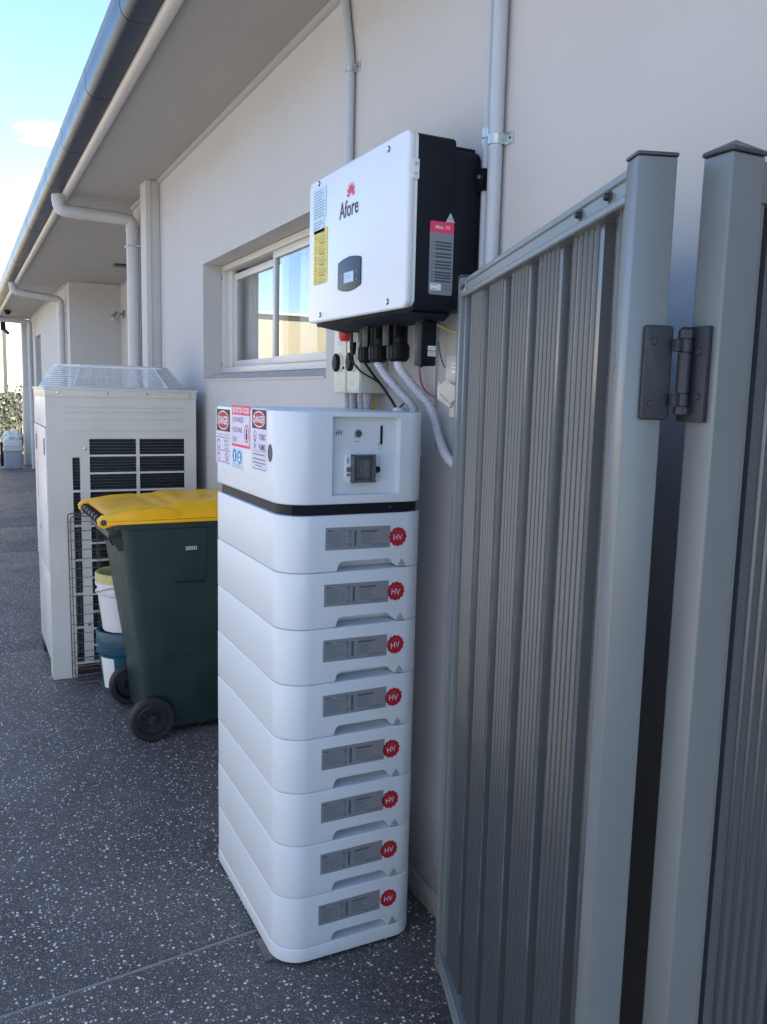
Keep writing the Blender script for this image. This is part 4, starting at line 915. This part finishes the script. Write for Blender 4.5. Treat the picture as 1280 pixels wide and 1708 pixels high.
cable([(1.262, 2.20, 1.90), (1.262, 2.20, 1.58), (1.262, 2.195, 1.45)], .0035, pvc_m, 'thin grey cable straight down the wall under the inverter')
cable([(1.225, 2.555, 1.66), (1.23, 2.555, 1.58), (1.23, 2.55, 1.45)], .007, mat('yellow_wire', (.62,.42,.03), .4), 'yellow cable dropping beside the grey isolator fittings')

# isolators
def isol(y0, y1, label, nm='isolator_switch', tag_=True):
    t = thing(nm, label, 'switch', (WX, (y0+y1)/2, 1.606), group='rotary isolator switches under the inverter')
    q = MB(); q.box(1.172, y0, 1.606, WX-.0005, y1, 1.86, beige_m, .006); q.box(1.169, y0+.004, 1.612, 1.173, y1-.004, 1.852, beige_m, .002); part('case', q, t)
    yc = (y0+y1)/2+.004; M = frame((1.169, yc, 1.708), (0,-1,0), (0,0,1)); q = MB(); q.lathe([(.034,0), (.034,.003), (.030,.005), (.0005,.005)], (0,0,0), beige_m, 28, M, cap=False)
    dial = part('dial', q, t); q = MB(); q.prism([((.021+.0015*math.cos(8*a))*math.cos(a), (.029+.0015*math.cos(8*a))*math.sin(a)) for a in [2*math.pi*k/20 for k in range(20)]], .004, .020, bpl_m, M, bev=.004); part('knob', q, dial)
    q = MB(); screw_at(q, (1.169, yc-.038, 1.690), (-1,0,0), .005, .003, bpl_m); part('lock_hole', q, t)
    P = Print((1.1685, yc, 1.775), (0,-1,0), (0,0,1)); P.rect(-.022, -.010, .012, .012, WHT, 0); P.lines(-.018, .010, (.006, .0, -.005), .0018, MGR, 1, .3); part('label', P, t, smooth=0, fix=False)
    P = Print((1.1685, yc, 1.64), (0,-1,0), (0,0,1)); P.lines(-.018, .018, (.006, -.004), .0014, GRY, 1, .3); part('fine_print', P, t, smooth=0, fix=False)
    for k, (dy, r) in enumerate(((-.025, .014), (.022, .014))):
        for x in (1.215,):
            q = MB(); q.lathe([(r*1.15, 0), (r*1.15, -.028), (r, -.03), (r, -.05)], (x, yc+dy, 1.606), fit_m, 18); q.lathe([(r*.9, -.05), (r*.9, -.18)], (x, yc+dy, 1.606), fit_m, 14); part('conduit_fitting', q, t)
isol(2.640, 2.748, 'left of the two beige rotary isolators below the inverter, beside the window')
isol(2.528, 2.634, 'right of the two beige rotary isolators below the inverter, beside the black cables')
# torn beige box by the gate
tb = thing('junction_box', 'beige junction box with a torn cover half hidden behind the gate', 'box', (WX, 1.95, 1.55))
q = MB(); q.box(1.205, 1.86, 1.625, WX-.0005, 2.045, 1.715, cream_m, .006); q.box(1.215, 1.87, 1.545, WX-.0005, 2.035, 1.625, cream_m, .004); part('case', q, tb)
q = MB(); q.add([(1.19, 2.06, 1.63), (1.18, 2.0, 1.645), (1.20, 1.97, 1.60), (1.185, 2.05, 1.595), (1.20, 2.02, 1.575), (1.205, 1.95, 1.62)], [(0,1,3), (1,2,4,3), (1,5,2)], cream_m); q.tube([(1.195, 2.055, 1.64), (1.185, 2.03, 1.60), (1.20, 2.0, 1.575)], .006, cream_m, 6); part('torn_cover', q, tb)
P = Print((1.2045, 1.99, 1.68), (0,-1,0), (0,0,1)); P.rect(-.02, -.014, .02, .014, WHT, 0); P.lines(-.016, .016, (.006, -.004), .0022, MGR, 1, .2); part('label', P, tb, smooth=0, fix=False)

# rigid conduits
def conduit(y, x, r, path, label, clamps, side=-1):
    t = thing('conduit', label, 'conduit', path[0], group='rigid grey conduits on the wall'); q = MB(); q.tube(path, r, pvc_m, 18); part('pipe', q, t)
    for z in clamps:
        q = MB(); h = .026
        q.lathe([(r+.0005, 0), (r+.0022, .001), (r+.0022, h-.001), (r+.0005, h)], (x, y, z), zinc_m, 18, cap=False)
        q.box(WX-.003, min(y+side*r, y+side*(r+.030)), z-.002, WX-.0008, max(y+side*r, y+side*(r+.030)), z+h+.002, zinc_m, .0008); q.box(x+.004, y+side*(r+.0016)-.001, z, WX-.0005, y+side*(r+.0016)+.001, z+h, zinc_m)
        screw_at(q, (WX-.003, y+side*(r+.018), z+h/2), (-1,0,0), .0035, .002, SLT); part('saddle_clamp', q, t)
conduit(2.835, 1.253, .0155, bend([(1.253, 2.835, 1.9), (1.253, 2.835, 2.735), (1.253, 2.905, 2.999)], .05), 'single grey conduit rising from behind the inverter to the soffit', (2.70,))
CY, CY2 = 1.905, 1.955
conduit(CY, 1.249, .0185, [(1.249, CY, .3), (1.249, CY, 2.999)], 'thicker grey conduit on the wall right of the inverter', (2.238,))
conduit(CY2, 1.257, .0125, [(1.257, CY2, .3), (1.257, CY2, 2.999)], 'thinner grey conduit between the inverter and the thicker pipe', (2.268,), 1)

# ------------------------------------------------------------------ gate
GB = Vector((.757, .837, 0)); gd = Vector((.349, .992, 0)).normalized(); ang = math.atan2(gd.y, gd.x)
gate = thing('gate', 'open dark grey ribbed steel gate leaning back towards the wall', 'gate', (GB.x, GB.y, 0), ang)
# local: +x along gate away from camera, +y = visible side (towards driveway)
GL, GT = 1.05, .052
def stile(x0, x1):
    q = MB(); q.box(x0, -GT, .055, x1, 0, 1.888, gate_m, .0035)
    o = part('stile', q, gate, world=False)
    q = MB(); q.prism(rrect(x0-.0015, -GT-.0015, x1+.0015, .0015, .004, 3), 1.8885, 1.893, cap_m, bev=.0015); part('end_cap', q, o, world=False)
stile(0, .036); stile(GL-.034, GL)
def rail(z0, z1, nm='rail'):
    q = MB(); pr = [(-.050, z0), (-.003, z0), (-.001, z0+.002), (-.001, z0+.010), (-.004, z0+.013), (-.004, z1-.013), (-.001, z1-.010), (-.001, z1-.002), (-.003, z1), (-.050, z1)]
    q.add([(x, y, z) for x in (.0365, GL-.0345) for y, z in pr], [(i, (i+1) % 10, 10+(i+1) % 10, 10+i) for i in range(10)] + [tuple(range(10)), tuple(range(19, 9, -1))], gate_m)
    return part(nm, q, gate, world=False, smooth=20)
tr = rail(1.838, 1.880); rail(.075, .125)
for x in (.096, .207):
    q = MB(); screw_at(q, (x, -.004, 1.860), (0,1,0), .0085, .002, hinge_m); screw_at(q, (x, -.002, 1.860), (0,1,0), .0055, .007, hinge_m)
    part('hex_screw', q, tr, world=False)
q = MB(); q.box(GL-.075, -.0042, 1.848, GL-.036, -.0008, 1.870, tin_m, .001); screw_at(q, (GL-.048, -.001, 1.860), (0,1,0), .006, .004, hinge_m); screw_at(q, (GL-.066, -.001, 1.862), (0,1,0), .006, .004, hinge_m); part('corner_bracket', q, tr, world=False)
# sheet profile
def profile(a, b_, first, pitch=.175):
    """list of (t, depth) from far (large t) to near; strong steps at first - k*pitch"""
    pts = []; s0 = first
    k = math.ceil((b_-first)/pitch)
    s_ = first+k*pitch
    raw = []
    while s_ > a-.02:
        raw += [(s_+.0005, .004), (s_-.0025, -.011), (s_-.026, -.011), (s_-.042, .004), (s_-.052, .004)]
        for r_ in (.061, .085, .107, .129, .151):
            raw += [(s_-r_+.0036, .004), (s_-r_+.0016, .0072), (s_-r_, .0080), (s_-r_-.0014, .0072), (s_-r_-.0030, .004)]
        raw += [(s_-.168, .004)]
        s_ -= pitch
    return [(t, d) for t, d in raw if a <= t <= b_]
pf = profile(.038, GL-.036, .144)
q = MB(); v = []
for t, d in pf: v += [(t, -.022+d, .10), (t, -.022+d, 1.85)]
n = len(pf); v += [(t, -.0228+d, .10) for t, d in pf] + [(t, -.0228+d, 1.85) for t, d in pf]
q.add(v, [(2*i, 2*i+1, 2*i+3, 2*i+2) for i in range(n-1)] + [(2*n+i, 2*n+i+1, 3*n+i+1, 3*n+i) for i in range(n-1)], sheet_m)
part('ribbed_sheet', q, gate, world=False, smooth=45, fix=False)
for xa in (.036, GL-.058):
    q = MB(); q.box(xa, -.034, .10, xa+.024, -.009, 1.84, gate_m, .001); part('sheet_channel', q, gate, world=False)

# fixed fence
fe = thing('side_fence', 'dark grey ribbed steel fence panel with capped post beside the gate hinge', 'fence', (.865, .786, 0))
q = MB(); q.box(.836, .763, 0, .893, .809, 1.900, gate_m, .004, seg=3); po = part('post', q, fe)
q = MB(); q.prism(rrect(.8335, .7605, .8955, .8115, .005, 3), 1.9005, 1.906, cap_m, bev=.002); q.add([(.835,.762,1.9055), (.894,.762,1.9055), (.894,.810,1.9055), (.835,.810,1.9055), (.8645,.786,1.921)], [(0,1,4), (1,2,4), (2,3,4), (3,0,4)], cap_m); part('post_cap', q, po, smooth=0)
q = MB(); q.box(.8935, .770, .04, 1.255, .806, .09, gate_m, .002); part('rail', q, fe)
q = MB(); q.box(.8935, .770, 1.848, 1.255, .806, 1.897, gate_m, .002); part('rail', q, fe)
for xa in (.894, 1.235):
    q = MB(); q.box(xa, .776, .09, xa+.018, .800, 1.848, gate_m, .001); part('sheet_channel', q, fe)
pf = profile(.905, 1.25, .935, .175); q = MB(); v = []
for t, d in pf: v += [(t, .792-d, .08), (t, .792-d, 1.86)]
n = len(pf); v += [(t, .7928-d, .08) for t, d in pf] + [(t, .7928-d, 1.86) for t, d in pf]
q.add(v, [(2*i, 2*i+1, 2*i+3, 2*i+2) for i in range(n-1)] + [(2*n+i, 2*n+i+1, 3*n+i+1, 3*n+i) for i in range(n-1)], sheet_m)
part('ribbed_sheet', q, fe, smooth=45, fix=False)
q = MB(); q.box(1.235, .72, 0, 1.262, .77, .02, gate_m); q.bm.free()

# hinge
nrm = Vector((gd.y, -gd.x, 0)); 
ML = Matrix(((nrm.x, 0, -gd.x, GB.x), (nrm.y, 0, -gd.y, GB.y), (0, 1, 0, 0), (0, 0, 0, 1)))     # local x across end face, y up, z towards camera
q = MB(); q.prism(rrect(.020, 1.578, .058, 1.696, .004, 4), .0005, .0075, hinge_m, ML, bev=.0022); hg = part('hinge', q, gate, label='black plastic hinge joining the gate to the fixed post')
for x, z in ((.033, 1.676), (.033, 1.598)):
    q = MB(); screw_at(q, ML @ Vector((x, z, .0075)), (-gd.x, -gd.y, 0), .0045, .0022, hinge_m)
    part('leaf_screw', q, hg)
BC = Vector((.8195, .800, 0)); r_ = .0085
q = MB(); q.box(.8275, .772, 1.576, .8355, .816, 1.695, hinge_m, .0022); pl = part('post_leaf', q, hg)
for y, z in ((.785, 1.664), (.783, 1.608)):
    q = MB(); screw_at(q, (.8275, y, z), (-1,0,0), .0048, .0025, hinge_m)
    part('leaf_screw', q, hg)
q = MB(); q.lathe([(r_, 1.612), (r_, 1.662)], (BC.x, BC.y, 0), hinge_m, 24); q.lathe([(.004, 1.585), (.004, 1.69)], (BC.x, BC.y, 0), hinge_m, 12); part('hinge_pin', q, hg)
for (z0, z1) in ((1.6635, 1.6790), (1.5960, 1.6110)):
    q = MB(); q.lathe([(r_+.0003, z0), (r_+.0003, z1)], (BC.x, BC.y, 0), hinge_m, 24); q.box(BC.x-.016, BC.y-.004, z0, BC.x, BC.y+.006, z1, hinge_m, .001); part('knuckle', q, hg)
for (z0, z1) in ((1.6800, 1.6900), (1.5860, 1.5950)):
    q = MB(); q.lathe([(r_+.001, z0), (r_+.001, z1), (.006, z1+.004 if z1 > 1.65 else z1)], (BC.x, BC.y, 0), hinge_m, 8); q.box(BC.x-.002, BC.y-.008, z0, .830, BC.y+.006, z1, hinge_m, .001); part('knuckle', q, hg)

# the open gate sags: its hinge side stands a little higher than the free side
bpy.context.view_layer.update()
for ch in [gate] + list(gate.children_recursive):
    if ch.type == 'MESH' and not ch.name.startswith(('hinge', 'leaf_screw', 'post_leaf', 'knuckle')):
        for v in ch.data.vertices:
            if v.co.z > 1.7: v.co.z += .0125*(1-v.co.x/GL)
